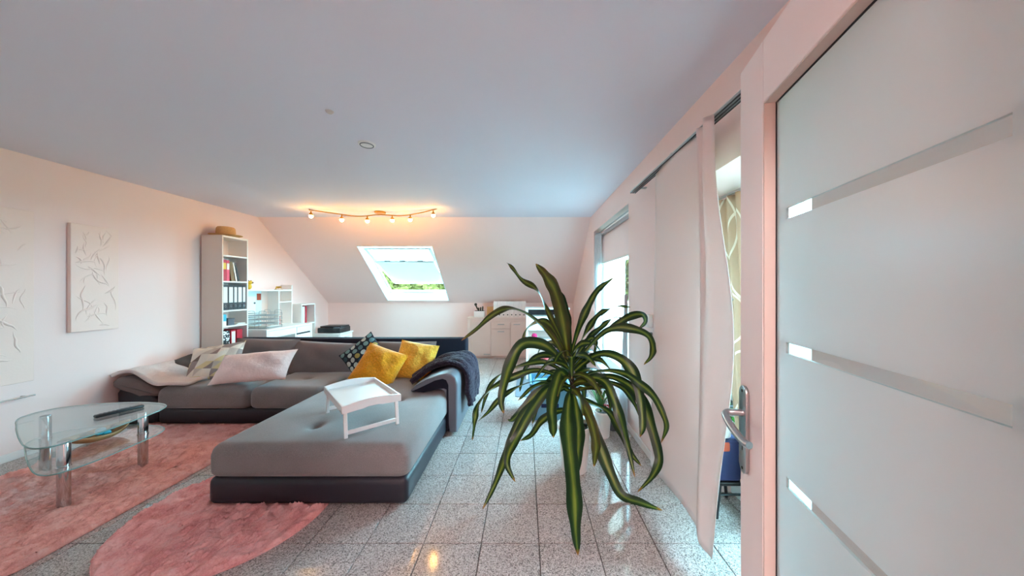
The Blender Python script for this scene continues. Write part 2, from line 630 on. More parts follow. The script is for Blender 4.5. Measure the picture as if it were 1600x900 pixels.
def prism(bm, poly, axis, a, b, bev=0.0, seg=2):
    """poly of 2-D points swept along axis ('x','y','z') from a to b"""
    def P(p, t):
        return {'x': (t, p[0], p[1]), 'y': (p[0], t, p[1]), 'z': (p[0], p[1], t)}[axis]
    n = len(poly)
    vv = [bm.verts.new(P(p, a)) for p in poly] + [bm.verts.new(P(p, b)) for p in poly]
    f1 = bm.faces.new(vv[:n])
    f2 = bm.faces.new(vv[n:][::-1])
    for i in range(n):
        j = (i + 1) % n
        bm.faces.new((vv[j], vv[i], vv[n + i], vv[n + j]))
    if bev > 0:
        es = list(f1.edges) + list(f2.edges)
        bmesh.ops.bevel(bm, geom=es, offset=bev, segments=seg, profile=0.5, affect='EDGES')
    return vv


def sheet(bm, fn, nu, nv, uvs=True):
    """grid surface from fn(u, v) with a UV map"""
    uvl = bm.loops.layers.uv.verify()
    g = [[bm.verts.new(fn(i / nu, j / nv)) for i in range(nu + 1)] for j in range(nv + 1)]
    for j in range(nv):
        for i in range(nu):
            f = bm.faces.new((g[j][i], g[j][i + 1], g[j + 1][i + 1], g[j + 1][i]))
            for lp, (a, b) in zip(f.loops, ((i, j), (i + 1, j), (i + 1, j + 1), (i, j + 1))):
                lp[uvl].uv = (a / nu, b / nv)
    return g


def solid(o, t, offset=0.0):
    m = o.modifiers.new('thickness', 'SOLIDIFY')
    m.thickness = t
    m.offset = offset
    return o


def subsurf(o, lv=1):
    m = o.modifiers.new('smooth', 'SUBSURF')
    m.levels = lv
    m.render_levels = lv
    return o


def W(o):
    m = o.matrix_basis.copy()
    if o.parent:
        m = W(o.parent) @ o.matrix_parent_inverse @ m
    return m


def obj(name, bm, mat, parent=None, label=None, angle=38, local=False, normals=True):
    me = bpy.data.meshes.new(name)
    if normals:
        bmesh.ops.recalc_face_normals(bm, faces=bm.faces)
    bm.to_mesh(me)
    bm.free()
    me.materials.append(MAT[mat] if isinstance(mat, str) else mat)
    me.shade_smooth()
    me.set_sharp_from_angle(angle=math.radians(angle))
    o = bpy.data.objects.new(name, me)
    COL.objects.link(o)
    if parent is not None:
        o.parent = parent
        if not local:
            o.matrix_parent_inverse = W(parent).inverted()
    if label:
        o['label'] = label
    return o


def tag(o, label, cat, group=None, kind=None):
    o['label'] = label
    if cat:
        o['category'] = cat
    if group:
        o['group'] = group
    if kind:
        o['kind'] = kind
    return o


def thing(name, label, cat, loc=(0, 0, 0), group=None, rz=0.0):
    o = bpy.data.objects.new(name, None)
    o.empty_display_size = 0.1
    o.location = loc
    o.rotation_euler = (0, 0, rz)
    COL.objects.link(o)
    return tag(o, label, cat, group)


def struct(name, bm, mat, label=None, parent=None):
    o = obj(name, bm, mat, parent, angle=30)
    o['kind'] = 'structure'
    if label:
        o['label'] = label
    return o


def sroot(name, label, loc=(0, 0, 0)):
    o = bpy.data.objects.new(name, None)
    o.location = loc
    o.empty_display_size = 0.1
    COL.objects.link(o)
    o['kind'] = 'structure'
    o['label'] = label
    return o


def part(name, parent, mat, lo, hi, bev=0.004, seg=1, label=None):
    bm = NB()
    box(bm, lo, hi, bev, seg)
    return obj(name, bm, mat, parent, label)


def copy_tree(o, parent=None):
    c = o.copy()
    COL.objects.link(c)
    c.parent = parent
    for ch in [x for x in bpy.data.objects if x.parent == o]:
        copy_tree(ch, c)
    return c


def PX(px, py, d):
    return Vector(((px - 820) / F * d, d, H - (py - 452) / F * d))


def GR(px, py, z=0.0):
    d = (H - z) * F / (py - 452)
    return Vector(((px - 820) / F * d, d, z))

# ================================================================== STRUCTURE
T0 = 0.3065                                  # tile pitch
TX0, TY0 = 0.0756, 1.677                     # one grid corner
bm = NB()
box(bm, (-4.25, -2.1, -0.12), (1.46, 6.7, -0.008))
floor = struct('floor', bm, 'grout', 'speckled granite tile floor with grey joints')
GAP = 0.0050
tb = NB()
box(tb, (GAP / 2, GAP / 2, -0.010), (T0 - GAP / 2, T0 - GAP / 2, 0.0), 0.0012, 1)
tile0 = None
rest = NB()
n_t = 0
for i in range(-14, 5):
    for j in range(-6, 16):
        x0, y0 = TX0 + i * T0, TY0 + j * T0
        if x0 < XL - 0.31 or y0 > 6.5 or y0 < -0.2 or x0 > 1.40:
            continue
        cx, cy = x0 + T0 / 2, y0 + T0 / 2
        seen = cy > 1.25 and cx > -2.75 and not (-2.0 < cx < -0.95 and 2.15 < cy < 3.8) and cx < 1.3
        hidden_sofa = -3.4 < cx < -1.0 and cy > 3.3 and cy < 4.0
        if (seen and not hidden_sofa and n_t < 290):
            if tile0 is None:
                tile0 = obj('tile', tb, 'granite', floor)
                t = tile0
            else:
                t = bpy.data.objects.new('tile', tile0.data)
                COL.objects.link(t)
                t.parent = floor
            t.location = (x0, y0, 0)
            n_t += 1
        else:
            box(rest, (x0 + GAP / 2, y0 + GAP / 2, -0.010), (x0 + T0 - GAP / 2, y0 + T0 - GAP / 2, 0.0))
o = obj('tile_field', rest, 'granite', floor)
o['kind'] = 'stuff'

bm = NB()
box(bm, (-4.25, -2.1, ZC), (1.46, YT + 0.12, ZC + 0.2))
struct('ceiling', bm, 'ceiling', 'flat pale grey ceiling')

# roof slope with the skylight opening, built in the slope's own frame (x, along the slope, outward)
SM = Matrix.Translation((0, YT, ZC)) @ Matrix.Rotation(-SA, 4, 'X')
SL = (YK - YT) / math.cos(SA)
SX0, SX1, SV0, SV1 = -2.80, -1.54, 0.60, 2.125
bm = NB()
for lo, hi in (((-4.25, 0, 0), (SX0, SL + .2, .28)), ((SX1, 0, 0), (1.46, SL + .2, .28)),
               ((SX0, 0, 0), (SX1, SV0, .28)), ((SX0, SV1, 0), (SX1, SL + .2, .28))):
    box(bm, lo, hi, M=SM)
struct('wall_slope', bm, 'wall', 'sloping attic roof plane with a skylight')
bm = NB()
box(bm, (-4.25, YK, -0.1), (1.46, YK + 0.2, ZK + 0.04))
struct('wall_far', bm, 'wall', 'low knee wall under the roof slope')
bm = NB()
box(bm, (XL - 0.2, -2.1, -0.1), (XL, 6.7, 2.6))
struct('wall_left', bm, 'wall', 'plain left wall')
W1 = (3.04, 4.56, 0.30, 2.18)     # opening of window_1: y0, y1, z0, z1
W2 = (1.10, 2.10, 0.0, 1.97)
bm = NB()
for lo, hi in (((XR, -2.1, -.1), (1.45, W2[0], 2.6)), ((XR, W2[1], -.1), (1.45, W1[0], 2.6)), ((XR, W1[1], -.1), (1.45, 6.7, 2.6)),
               ((XR, W2[0], W2[3]), (1.45, W2[1], 2.6)), ((XR, W1[0], W1[3]), (1.45, W1[1], 2.6)), ((XR, W1[0], -.1), (1.45, W1[1], W1[2]))):
    box(bm, lo, hi)
struct('wall_right', bm, 'wall', 'right wall with a window and a balcony door niche')
bm = NB()
for lo, hi in (((XL, -0.12, 0), (-0.50, 0.12, ZC)), ((0.475, -0.12, 0), (XR, 0.12, ZC)), ((-0.50, -0.12, 2.02), (0.475, 0.12, ZC))):
    box(bm, lo, hi)
struct('wall_back', bm, 'wall', 'wall with the doorway the view is taken from')
bm = NB()
for lo, hi in (((-1.5, -2.1, 0), (XR, -1.95, ZC)), ((-1.5, -1.95, 0), (-1.4, -0.12, ZC))):
    box(bm, lo, hi)
struct('wall_hall', bm, 'wall', 'hallway wall behind the doorway')
# baseboards
bm = NB()
box(bm, (XR - 0.014, W2[1] + 0.02, 0), (XR, YK - .014, 0.065), 0.004, 1)
struct('baseboard_right', bm, 'trim', 'low white skirting along the right wall')
bm = NB()
box(bm, (XL, 0.12, 0), (XL + 0.014, YK - .014, 0.065), 0.004, 1)
struct('baseboard_left', bm, 'trim', 'low white skirting along the left wall')
bm = NB()
box(bm, (XL + 0.014, YK - 0.014, 0), (XR - .014, YK, 0.065), 0.004, 1)
struct('baseboard_far', bm, 'trim', 'low white skirting along the knee wall')


# ------------------------------------------------------------------ windows
def frame_bm(x0, x1, y0, y1, z0, z1, w, sides='tblr'):
    bm = NB()
    if 'b' in sides:
        box(bm, (x0, y0, z0), (x1, y1, z0 + w), 0.004, 1)
    box(bm, (x0, y0, z1 - w), (x1, y1, z1), 0.004, 1)
    box(bm, (x0, y0, z0 + w), (x1, y0 + w, z1 - w), 0.004, 1)
    box(bm, (x0, y1 - w, z0 + w), (x1, y1, z1 - w), 0.004, 1)
    return bm


w1 = sroot('window_1', 'tall white window with a half-lowered blind in the right wall', (1.16, 3.8, 0.3))
obj('frame', frame_bm(1.13, 1.20, W1[0], W1[1], W1[2], W1[3], 0.06), 'pvc', w1)
sash = obj('sash', frame_bm(1.115, 1.185, W1[0] + .065, W1[1] - .065, W1[2] + .065, W1[3] - .065, 0.07), 'pvc', w1)
bm = NB()
box(bm, (1.145, W1[0] + .13, W1[2] + .13), (1.155, W1[1] - .13, W1[3] - .13))
obj('pane', bm, 'glass', sash)
bm = NB()
box(bm, (1.105, 3.20, 1.16), (1.116, 3.225, 1.26), 0.003, 1)
cyl(bm, (1.106, 3.212, 1.21), (1.075, 3.212, 1.21), 0.008, n=10)
box(bm, (1.068, 3.20, 1.09), (1.082, 3.224, 1.22), 0.005, 2)
obj('window_handle', bm, 'steel', sash)
bm = NB()
box(bm, (0.985, W1[0] + .001, W1[2]), (1.13, W1[1] - .001, W1[2] + 0.025), 0.005, 1)
obj('window_sill', bm, 'white', w1, 'white inner sill')

w2 = sroot('window_2', 'glazed balcony door in the niche behind the panel curtain', (1.42, 1.6, 0))
obj('frame', frame_bm(1.37, 1.44, W2[0], W2[1], 0.0, W2[3], 0.07), 'pvc', w2)
s2 = obj('sash', frame_bm(1.36, 1.425, W2[0] + .075, W2[1] - .075, 0.075, W2[3] - .075, 0.09), 'pvc', w2)
bm = NB()
box(bm, (1.39, W2[0] + .16, .16), (1.40, W2[1] - .16, W2[3] - .16))
obj('pane', bm, 'glass', s2)

# skylight: fixed frame, pivoting sash, blind
sk = sroot('window_3', 'open pivoting skylight in the roof slope', SM @ Vector((-2.17, 1.36, .2)))


def sfr(x0, x1, v0, v1, n0, n1, w, M):
    bm = NB()
    box(bm, (x0, v0, n0), (x1, v0 + w, n1), 0.003, 1, M)
    box(bm, (x0, v1 - w, n0), (x1, v1, n1), 0.003, 1, M)
    box(bm, (x0, v0 + w, n0), (x0 + w, v1 - w, n1), 0.003, 1, M)
    box(bm, (x1 - w, v0 + w, n0), (x1, v1 - w, n1), 0.003, 1, M)
    return bm


obj('frame', sfr(SX0, SX1, SV0, SV1, .20, .25, .03, SM), 'pvc', sk)
bm = NB()
th = .012
for lo, hi in (((SX0, SV0, -.004), (SX0 + th, SV1, .20)), ((SX1 - th, SV0, -.004), (SX1, SV1, .20)),
               ((SX0 + th, SV0, -.004), (SX1 - th, SV0 + th, .20)), ((SX0 + th, SV1 - th, -.004), (SX1 - th, SV1, .20))):
    box(bm, lo, hi, M=SM)
obj('lining', bm, 'pvc', sk, 'white lining of the skylight shaft')
PV = SM @ Matrix.Translation((0, (SV0 + SV1) / 2, 0.25)) @ Matrix.Rotation(math.radians(15), 4, 'X')
hl = (SV1 - SV0) / 2 - 0.05
ss = obj('sash', sfr(SX0 + .05, SX1 - .05, -hl, hl, -.03, .03, .06, PV), 'pvc', sk)
bm = NB()
box(bm, (SX0 + .105, -hl + .055, -.004), (SX1 - .105, hl - .055, .004), M=PV)
obj('pane', bm, 'glass', ss)
bm = NB()
box(bm, (SX0 + .10, -.33, -.075), (SX1 - .10, -.27, -.035), 0.006, 2, PV)
br = obj('blind_rail', bm, 'steel', sk, 'grey rail of the skylight blind')
for xx in (-2.47, -2.20, -1.88):
    bm = NB()
    box(bm, (xx - .05, -.345, -.082), (xx + .05, -.325, -.06), 0.005, 1, PV)
    obj('clip', bm, 'dark_metal', br)
bm = NB()
for k in range(20):
    a = -.27 + k * .045
    vv = [(SX0 + .11, a, -.05), (SX1 - .11, a, -.05), (SX1 - .11, a + .0225, -.062), (SX0 + .11, a + .0225, -.062),
          (SX1 - .11, a + .045, -.05), (SX0 + .11, a + .045, -.05)]
    addmesh(bm, vv, [(0, 1, 2, 3), (3, 2, 4, 5)], PV)
o = obj('blind_cloth', bm, 'skyblind', sk, 'pale pleated cloth')
bm = NB()
box(bm, (SX0 + .10, .632, -.066), (SX1 - .10, .655, -.042), 0.004, 1, PV)
obj('blind_rail', bm, 'pvc', sk)

# ------------------------------------------------------------------ glass door standing open at the right
DL = Vector((0.615, 0.90, 0))
de = Vector((-0.218, -0.976, 0)).normalized()
dn = Vector((-0.976, 0.218, 0)).normalized()
DM = Matrix.Translation(DL) @ Matrix(((de.x, dn.x, 0, 0), (de.y, dn.y, 0, 0), (0, 0, 1, 0), (0, 0, 0, 1)))
DW, DH, ST = 0.745, 1.965, 0.124
GZ0, GZ1 = 0.25, 1.81
dr = sroot('door_1', 'open white door with frosted glass and clear stripes', DL)


def dbox(name, mat, lo, hi, parent=None, bev=0.002, label=None):
    bm = NB()
    box(bm, lo, hi, bev, 1, DM)
    return obj(name, bm, mat, parent or dr, label)


dbox('stile', 'door', (0, -.042, .008), (ST, 0, DH))
dbox('stile', 'door', (DW - ST, -.042, .008), (DW, 0, DH))
dbox('rail', 'door', (ST, -.042, GZ1), (DW - ST, 0, DH))
dbox('rail', 'door', (ST, -.042, .008), (DW - ST, 0, GZ0))
bm = NB()
for lo, hi in (((ST, -.027, GZ0), (ST + .004, -.001, GZ1)), ((DW - ST - .004, -.027, GZ0), (DW - ST, -.001, GZ1)),
               ((ST + .004, -.027, GZ1 - .004), (DW - ST - .004, -.001, GZ1)), ((ST + .004, -.027, GZ0), (DW - ST - .004, -.001, GZ0 + .004))):
    box(bm, lo, hi, M=DM)
obj('glazing_bead', bm, 'bead', dr, 'beige bead around the glass')
bm = NB()
for lo, hi in (((ST + .004, -.0275, GZ0), (ST + .0075, -.025, GZ1)), ((ST + .0075, -.0275, GZ1 - .0075), (DW - ST - .004, -.025, GZ1 - .004))):
    box(bm, lo, hi, M=DM)
obj('gasket', bm, 'dark_metal', dr, 'thin dark gasket line')
g0, g1 = ST + .004, DW - ST - .004
s0, s1 = 0.168, 0.574
stripes = [z for z in (0.595, 0.905, 1.215, 1.525)]
hh = .0125
zz = GZ0 + .004
for z in stripes + [None]:
    top = (z - hh) if z else GZ1 - .004
    dbox('frosted_pane', 'frosted', (g0, -.033, zz), (g1, -.027, top), bev=0)
    if z:
        dbox('frosted_pane', 'frosted', (g0, -.033, z - hh), (s0, -.027, z + hh), bev=0)
        dbox('frosted_pane', 'frosted', (s1, -.033, z - hh), (g1, -.027, z + hh), bev=0)
        dbox('clear_stripe', 'clear', (s0, -.033, z - hh), (s1, -.027, z + hh), bev=0)
        zz = z + hh
bm = NB()
# handle plate with rounded ends
pts = []
pc, pw, pz0, pz1 = 0.034, 0.021, 0.845, 1.085
for k in range(13):
    a = PI * k / 12
    pts.append((pc + pw * math.cos(a), pz1 - pw + pw * math.sin(a)))
for k in range(13):
    a = PI + PI * k / 12
    pts.append((pc + pw * math.cos(a), pz0 + pw + pw * math.sin(a)))
vv = prism(bm, pts, 'y', 0.0, 0.009, 0.002, 2)
bmesh.ops.transform(bm, matrix=DM, verts=bm.verts)
hp = obj('handle_plate', bm, 'steel', dr, 'brushed steel backplate')
bm = NB()
tube(bm, [DM @ p for p in catmull([Vector((pc, .006, 1.01)), Vector((pc, .030, 1.01)), Vector((pc, .046, 1.008)),
                                   Vector((pc + .012, .054, 1.002)), Vector((pc + .05, .052, .985)), Vector((pc + .095, .046, .972)), Vector((pc + .115, .040, .972))], 5)],
     0.0095, 12)
obj('lever', bm, 'steel', hp)
bm = NB()
for z in (pz0 + .014, pz1 - .014):
    cyl(bm, DM @ Vector((pc, .008, z)), DM @ Vector((pc, .0105, z)), .004, n=10)
obj('screw', bm, 'dark_metal', hp)
bm = NB()
cyl(bm, DM @ Vector((pc, .008, .928)), DM @ Vector((pc, .0098, .928)), .0045, n=10)
box(bm, (pc - .002, .008, .908), (pc + .002, .0098, .928), M=DM)
obj('keyhole', bm, 'black', hp)

# ------------------------------------------------------------------ outside
bm = NB()
bmesh.ops.create_grid(bm, x_segments=1, y_segments=1, size=60, matrix=Matrix.Translation((0, 20, -3.2)))
struct('ground', bm, 'lawn', 'lawn below the attic')
bm = NB()
box(bm, (1.45, -1.5, -.25), (3.0, 9.0, -.05))
balc = struct('floor_balcony', bm, 'render', 'balcony floor slab')
bm = NB()
box(bm, (1.45, -1.5, 2.25), (2.75, 2.75, 2.40))  # unseen slab added to cut the sky light entering the niche
struct('shade_slab', bm, 'render', 'unseen slab added to shade the glazed door')
pr = sroot('wall_parapet', 'white balcony parapet with a pinkish cap', (2.6, 4, 0))
part('parapet', pr, 'render', (2.5, -1.5, -.05), (2.65, 9.0, .98))
part('cap', pr, 'roof_tile', (2.46, -1.5, .98), (2.69, 9.0, 1.04))


def tree(name, label, base, h, rx, rz, nleaf, seed):
    r = np.random.default_rng(seed)
    t = thing(name, label, 'tree', base, 'trees outside the windows')
    B = Vector(base)
    bm = NB()
    tube(bm, [B, B + Vector((.1, 0, h * .5)), B + Vector((0, .1, h * .95))], [.16, .12, .05], 8)
    for k in range(7):
        a = k * 2.4
        z = h * (.4 + .07 * k)
        tube(bm, [B + Vector((.05, 0, z)), B + Vector((rx * .5 * math.cos(a), rx * .5 * math.sin(a), z + .5)),
                  B + Vector((rx * .8 * math.cos(a), rx * .8 * math.sin(a), z + .9))], [.06, .04, .015], 6)
    obj('trunk', bm, 'bark', t)
    n = nleaf
    d = r.normal(size=(n, 3))
    d /= np.linalg.norm(d, axis=1)[:, None]
    rad = r.uniform(.35, 1, n) ** .5
    lump = 1 + .18 * np.sin(5 * d[:, 0] + seed) * np.cos(4 * d[:, 2] + seed)
    c = d * (rad * lump)[:, None] * np.array([rx, rx, rz]) + np.array([base[0], base[1], base[2] + h])
    a = r.normal(size=(n, 3)) * .13
    b = r.normal(size=(n, 3)) * .13
    v = np.stack([c - a, c + b, c + a, c - b], 1).reshape(-1, 3)
    me = bpy.data.meshes.new('foliage')
    f = np.arange(4 * n).reshape(-1, 4)
    me.from_pydata(v.tolist(), [], f.tolist())
    me.materials.append(MAT['treeleaf'])
    o = bpy.data.objects.new('foliage', me)
    COL.objects.link(o)
    o.parent = t
    o.matrix_parent_inverse = W(t).inverted()
    o['kind'] = 'stuff'
    return t


tree('garden_tree', 'pale green tree seen through the right wall window', (5.6, 17.5, -3.2), 4.4, 2.3, 2.6, 6000, 3)
tree('garden_tree', 'yellow-green treetop seen at the left in the open skylight', (-6.3, 15.5, -3.2), 3.5, 1.6, 1.9, 6000, 5)
tree('garden_tree', 'yellow-green treetop seen at the right in the open skylight', (-3.1, 15.0, -3.2), 3.5, 1.6, 2.0, 6000, 8)

# fill lamp added in the unseen hallway behind the camera
hfill = thing('hall_fill_lamp', 'round fill lamp added unseen in the hallway behind the doorway', 'lamp', (-.1, -1.0, ZC))
bm = NB()
lathe(bm, [(.12, ZC - .03), (.12, ZC)], (-.1, -1.0, 0))
obj('base', bm, 'steel', hfill)
bm = NB()
lathe(bm, [(0, ZC - .15), (.08, ZC - .145), (.15, ZC - .10), (.17, ZC - .06), (.16, ZC - .03), (.12, ZC - .03)], (-.1, -1.0, 0))
obj('glass_shade', bm, 'hallfill', hfill)
# ================================================================== SOFA
sofa = thing('corner_sofa', 'large grey corner sofa with a long chaise and dark base', 'sofa', (-2.2, 3.0, 0))
part('base', sofa, 'sofa_dark', (-1.955, 1.935, .018), (-.722, 3.86, .19), .042, 4, 'dark leatherette chaise base')
part('base', sofa, 'sofa_dark', (-3.62, 3.10, .018), (-1.955, 3.86, .19), .045, 4, 'dark leatherette seat base')


def rcushion(x0, x1, y0, y1, z0, z1, r, dimples=(), puff=0.012, nx=40, ny=48):
    """upholstered block with fully rounded rims, soft crown and button dimples"""
    zm = z1 - r
    bm = NB()

    def axis(a, b, n):
        k = 7
        e = [r * (1 - math.cos(PI / 2 * i / k)) for i in range(k)]
        return [a + v for v in e] + [a + r + (b - a - 2 * r) * i / n for i in range(n + 1)] + [b - v for v in reversed(e)]
    xs, ys = axis(x0, x1, nx), axis(y0, y1, ny)
    dirs = {}

    def vert(x, y):
        dx = max(0, x0 + r - x) - max(0, x - x1 + r)
        dy = max(0, y0 + r - y) - max(0, y - y1 + r)
        q = math.hypot(dx, dy)
        if q > r:
            x += dx * (1 - r / q)
            y += dy * (1 - r / q)
        z = zm + math.sqrt(max(r * r - min(q, r) ** 2, 0))
        u, v = (x - x0) / (x1 - x0), (y - y0) / (y1 - y0)
        z += puff * max(0, 1 - (2 * u - 1) ** 4) * max(0, 1 - (2 * v - 1) ** 4)
        for ddx, ddy in dimples:
            rr = math.hypot(x - ddx, y - ddy)
            z -= .040 * math.exp(-(rr / .035) ** 2) + .026 * math.exp(-(rr / .13) ** 2)
        w = bm.verts.new((x, y, max(z, zm)))
        dirs[w] = (-dx / q, -dy / q) if q > 1e-9 else (0, 0)
        return w
    g = [[vert(x, y) for x in xs] for y in ys]
    nx_, ny_ = len(xs) - 1, len(ys) - 1
    for b in range(ny_):
        for a in range(nx_):
            bm.faces.new((g[b][a], g[b][a + 1], g[b + 1][a + 1], g[b + 1][a]))
    ring = [g[0][a] for a in range(nx_ + 1)] + [g[b][nx_] for b in range(1, ny_ + 1)] + \
           [g[ny_][a] for a in range(nx_ - 1, -1, -1)] + [g[b][0] for b in range(ny_ - 1, 0, -1)]
    rows = [ring]
    zl = z0 + r * .8
    for ph in (0, 18, 36, 54, 72):
        ph = math.radians(ph)
        rows.append([bm.verts.new((v.co.x - dirs[v][0] * r * (1 - math.cos(ph)), v.co.y - dirs[v][1] * r * (1 - math.cos(ph)), zl - r * .8 * math.sin(ph))) for v in ring])
    for a, b in zip(rows[:-1], rows[1:]):
        n = len(a)
        for k in range(n):
            bm.faces.new((a[k], a[(k + 1) % n], b[(k + 1) % n], b[k]))
    bm.faces.new(rows[-1])
    return bm


obj('seat_cushion', rcushion(-1.965, -.715, 1.935, 3.84, .175, .385, .068, ((-1.5, 2.26), (-1.11, 2.26), (-1.5, 2.80), (-1.11, 2.80), (-1.5, 3.35), (-1.11, 3.35)),
                             nx=56, ny=80), 'sofa', sofa, 'tufted grey chaise cushion', 60)
obj('seat_cushion', rcushion(-3.60, -2.70, 3.06, 3.84, .175, .385, .07, ((-2.98, 3.44),), .02), 'sofa', sofa, angle=60)
obj('seat_cushion', rcushion(-2.695, -1.97, 3.06, 3.84, .175, .385, .07, ((-2.36, 3.44),), .02), 'sofa', sofa, angle=60)
bm = NB()
prism(bm, [(3.86, .03), (4.06, .03), (4.07, .70), (4.05, .735), (4.00, .745), (3.93, .735), (3.90, .70)], 'x', -3.56, -.725, .018, 3)
obj('backrest', bm, 'sofa_back_dark', sofa, 'dark leatherette backrest')


def arm(sgn, xo, y0, y1, htop, names):
    """curled arm: upright slab plus a pad leaning over the seat; sgn points outward"""
    def X(a):
        return xo - sgn * a
    h = htop
    prof = [(X(0), .03), (X(-.005), h - .10), (X(.01), h - .04), (X(.05), h - .008), (X(.10), h), (X(.17), h - .012), (X(.28), h - .055), (X(.37), h - .105),
            (X(.425), h - .145), (X(.43), h - .165), (X(.41), h - .175), (X(.30), h - .165), (X(.18), h - .135), (X(.115), h - .13), (X(.09), h - .16), (X(.085), .03)]
    bm = NB()
    prism(bm, prof, 'y', y0, y1, .022, 3)
    return bm


obj('armrest', arm(1, -.625, 2.90, 3.95, .575, ''), 'sofa_arm', sofa, 'curled leatherette armrest')
bm = NB()
prism(bm, [(-.625 - a, b) for a, b in ((.41, .413), (.30, .463), (.20, .512), (.13, .528), (.098, .515), (.078, .47), (.072, .06), (.092, .06), (.094, .43), (.118, .440), (.18, .434), (.30, .405))], 'y', 2.895, 2.902)  # dark pad end; the upright strip paints the shadow beside the chaise
obj('pad_end_shade', bm, 'sofa_back_dark', sofa, 'dark end of the arm pad with a painted shadow strip below')
bm = NB()
prism(bm, [(-4.02, .03), (-3.62, .03), (-3.62, .22), (-3.66, .32), (-3.98, .40), (-4.03, .33)], 'y', 3.10, 3.92, .05, 4)
obj('armrest', bm, 'sofa_dark', sofa, 'dark lower body of the arm')
bm = NB()
prism(bm, [(-4.03, .40), (-4.03, .45), (-3.98, .485), (-3.90, .485), (-3.75, .44), (-3.60, .365), (-3.58, .33), (-3.62, .30), (-3.75, .31), (-3.95, .355)], 'y', 3.07, 3.90, .04, 4)
obj('arm_pad', bm, 'sofa_pad', sofa, 'grey padded arm top')
for a in ((-2.35, 2.0), (-.80, 2.05), (-1.92, 2.05), (-3.5, 3.2), (-3.5, 3.8), (-.80, 3.8)):
    if a[0] == -2.35:
        continue
    bm = NB()
    cyl(bm, (a[0], a[1], 0), (a[0], a[1], .035), .03, n=12)
    obj('foot', bm, 'black', sofa)


# ------------------------------------------------------------------ cushions
def pillow_bm(w, h, t, n=18, pinch=.06, seed=0, lump=.012):
    bm = NB()
    r = random.Random(seed)
    ph = [r.uniform(0, 6) for _ in range(6)]
    for side in (1, -1):
        def fn(u, v):
            a, b = 2 * u - 1, 2 * v - 1
            edge = (1 - abs(a) ** 2.6) * (1 - abs(b) ** 2.6)
            th = t / 2 * max(edge, 0) ** .55
            # sides bow inward between the corners
            x = a * w / 2 * (1 - pinch * (1 - b * b) ** 1 * abs(a))
            y = b * h / 2 * (1 - pinch * (1 - a * a) ** 1 * abs(b))
            wob = lump * math.sin(5 * a + ph[0] + 2 * b) * math.sin(4 * b + ph[1]) * edge
            wob += lump * .5 * math.sin(9 * a * b + ph[2] + 6 * a) * edge
            return (x, y, side * (th + wob))
        sheet(bm, fn, n, n)
    bmesh.ops.remove_doubles(bm, verts=bm.verts, dist=1e-4)
    return bm


def cushion(name, label, cat, px, py, d, w, h, t, roll, mat, lean=22, yaw=0, group=None, seed=0, pinch=.06, parent=None, lump=.012):
    """cushion whose centre projects near (px, py); stands up, leans back by lean degrees, rolled in its own plane"""
    bm = pillow_bm(w, h, t, seed=seed, pinch=pinch, lump=lump)
    c = PX(px, py, d)
    M = (Matrix.Translation(c) @ Matrix.Rotation(math.radians(yaw), 4, 'Z') @ Matrix.Rotation(math.radians(90 - lean), 4, 'X')
         @ Matrix.Rotation(math.radians(roll), 4, 'Z'))
    o = obj(name, bm, mat, parent, angle=75, local=True) if parent is None else None
    if parent is not None:
        bmesh.ops.transform(bm, matrix=M, verts=bm.verts)
        return obj(name, bm, mat, parent, label, 75)
    o.matrix_basis = M
    return tag(o, label, cat, group)


# grey back cushions belong to the sofa
cushion('back_cushion', None, None, 414, 557, 3.72, .76, .42, .20, -1, 'sofa_pad', 14, 0, seed=1, pinch=.03, parent=sofa)
cushion('back_cushion', None, None, 505, 562, 3.72, .78, .42, .20, -3, 'sofa_pad', 16, 0, seed=2, pinch=.03, parent=sofa)
cushion('back_cushion', None, None, 632, 560, 3.74, .74, .40, .18, 0, 'sofa_pad', 12, 0, seed=3, pinch=.03, parent=sofa)

G = 'scatter cushions on the sofa'
cushion('cushion', 'dark grey cushion propped against the left arm of the sofa', 'cushion', 288, 574, 3.50, .34, .32, .12, 30, 'greypillow', 45, 10, G, 4)
cushion('cushion', 'beige cushion with a grey and yellow triangle print', 'cushion', 337, 566, 3.42, .50, .42, .16, 10, 'triangles', 32, 8, G, 5)
cushion('cushion', 'long pale pink satin cushion lying across the seat', 'cushion', 397, 573, 3.22, .78, .33, .17, 6, 'pinkpillow', 38, -4, G, 6, .05, lump=.016)
cushion('cushion', 'dark cushion printed with teal and white dots', 'cushion', 570, 558, 3.55, .42, .42, .13, 42, 'dots', 22, 0, G, 7)
cushion('cushion', 'mustard yellow velvet cushion in front, nearer the white tray', 'cushion', 592, 573, 3.30, .46, .42, .15, -20, 'yellow', 32, 4, G, 8, .04, lump=.014)
cushion('cushion', 'lighter mustard cushion behind, beside the armrest', 'cushion', 648, 564, 3.50, .46, .42, .15, -8, 'yellow2', 25, -6, G, 9, .04, lump=.014)


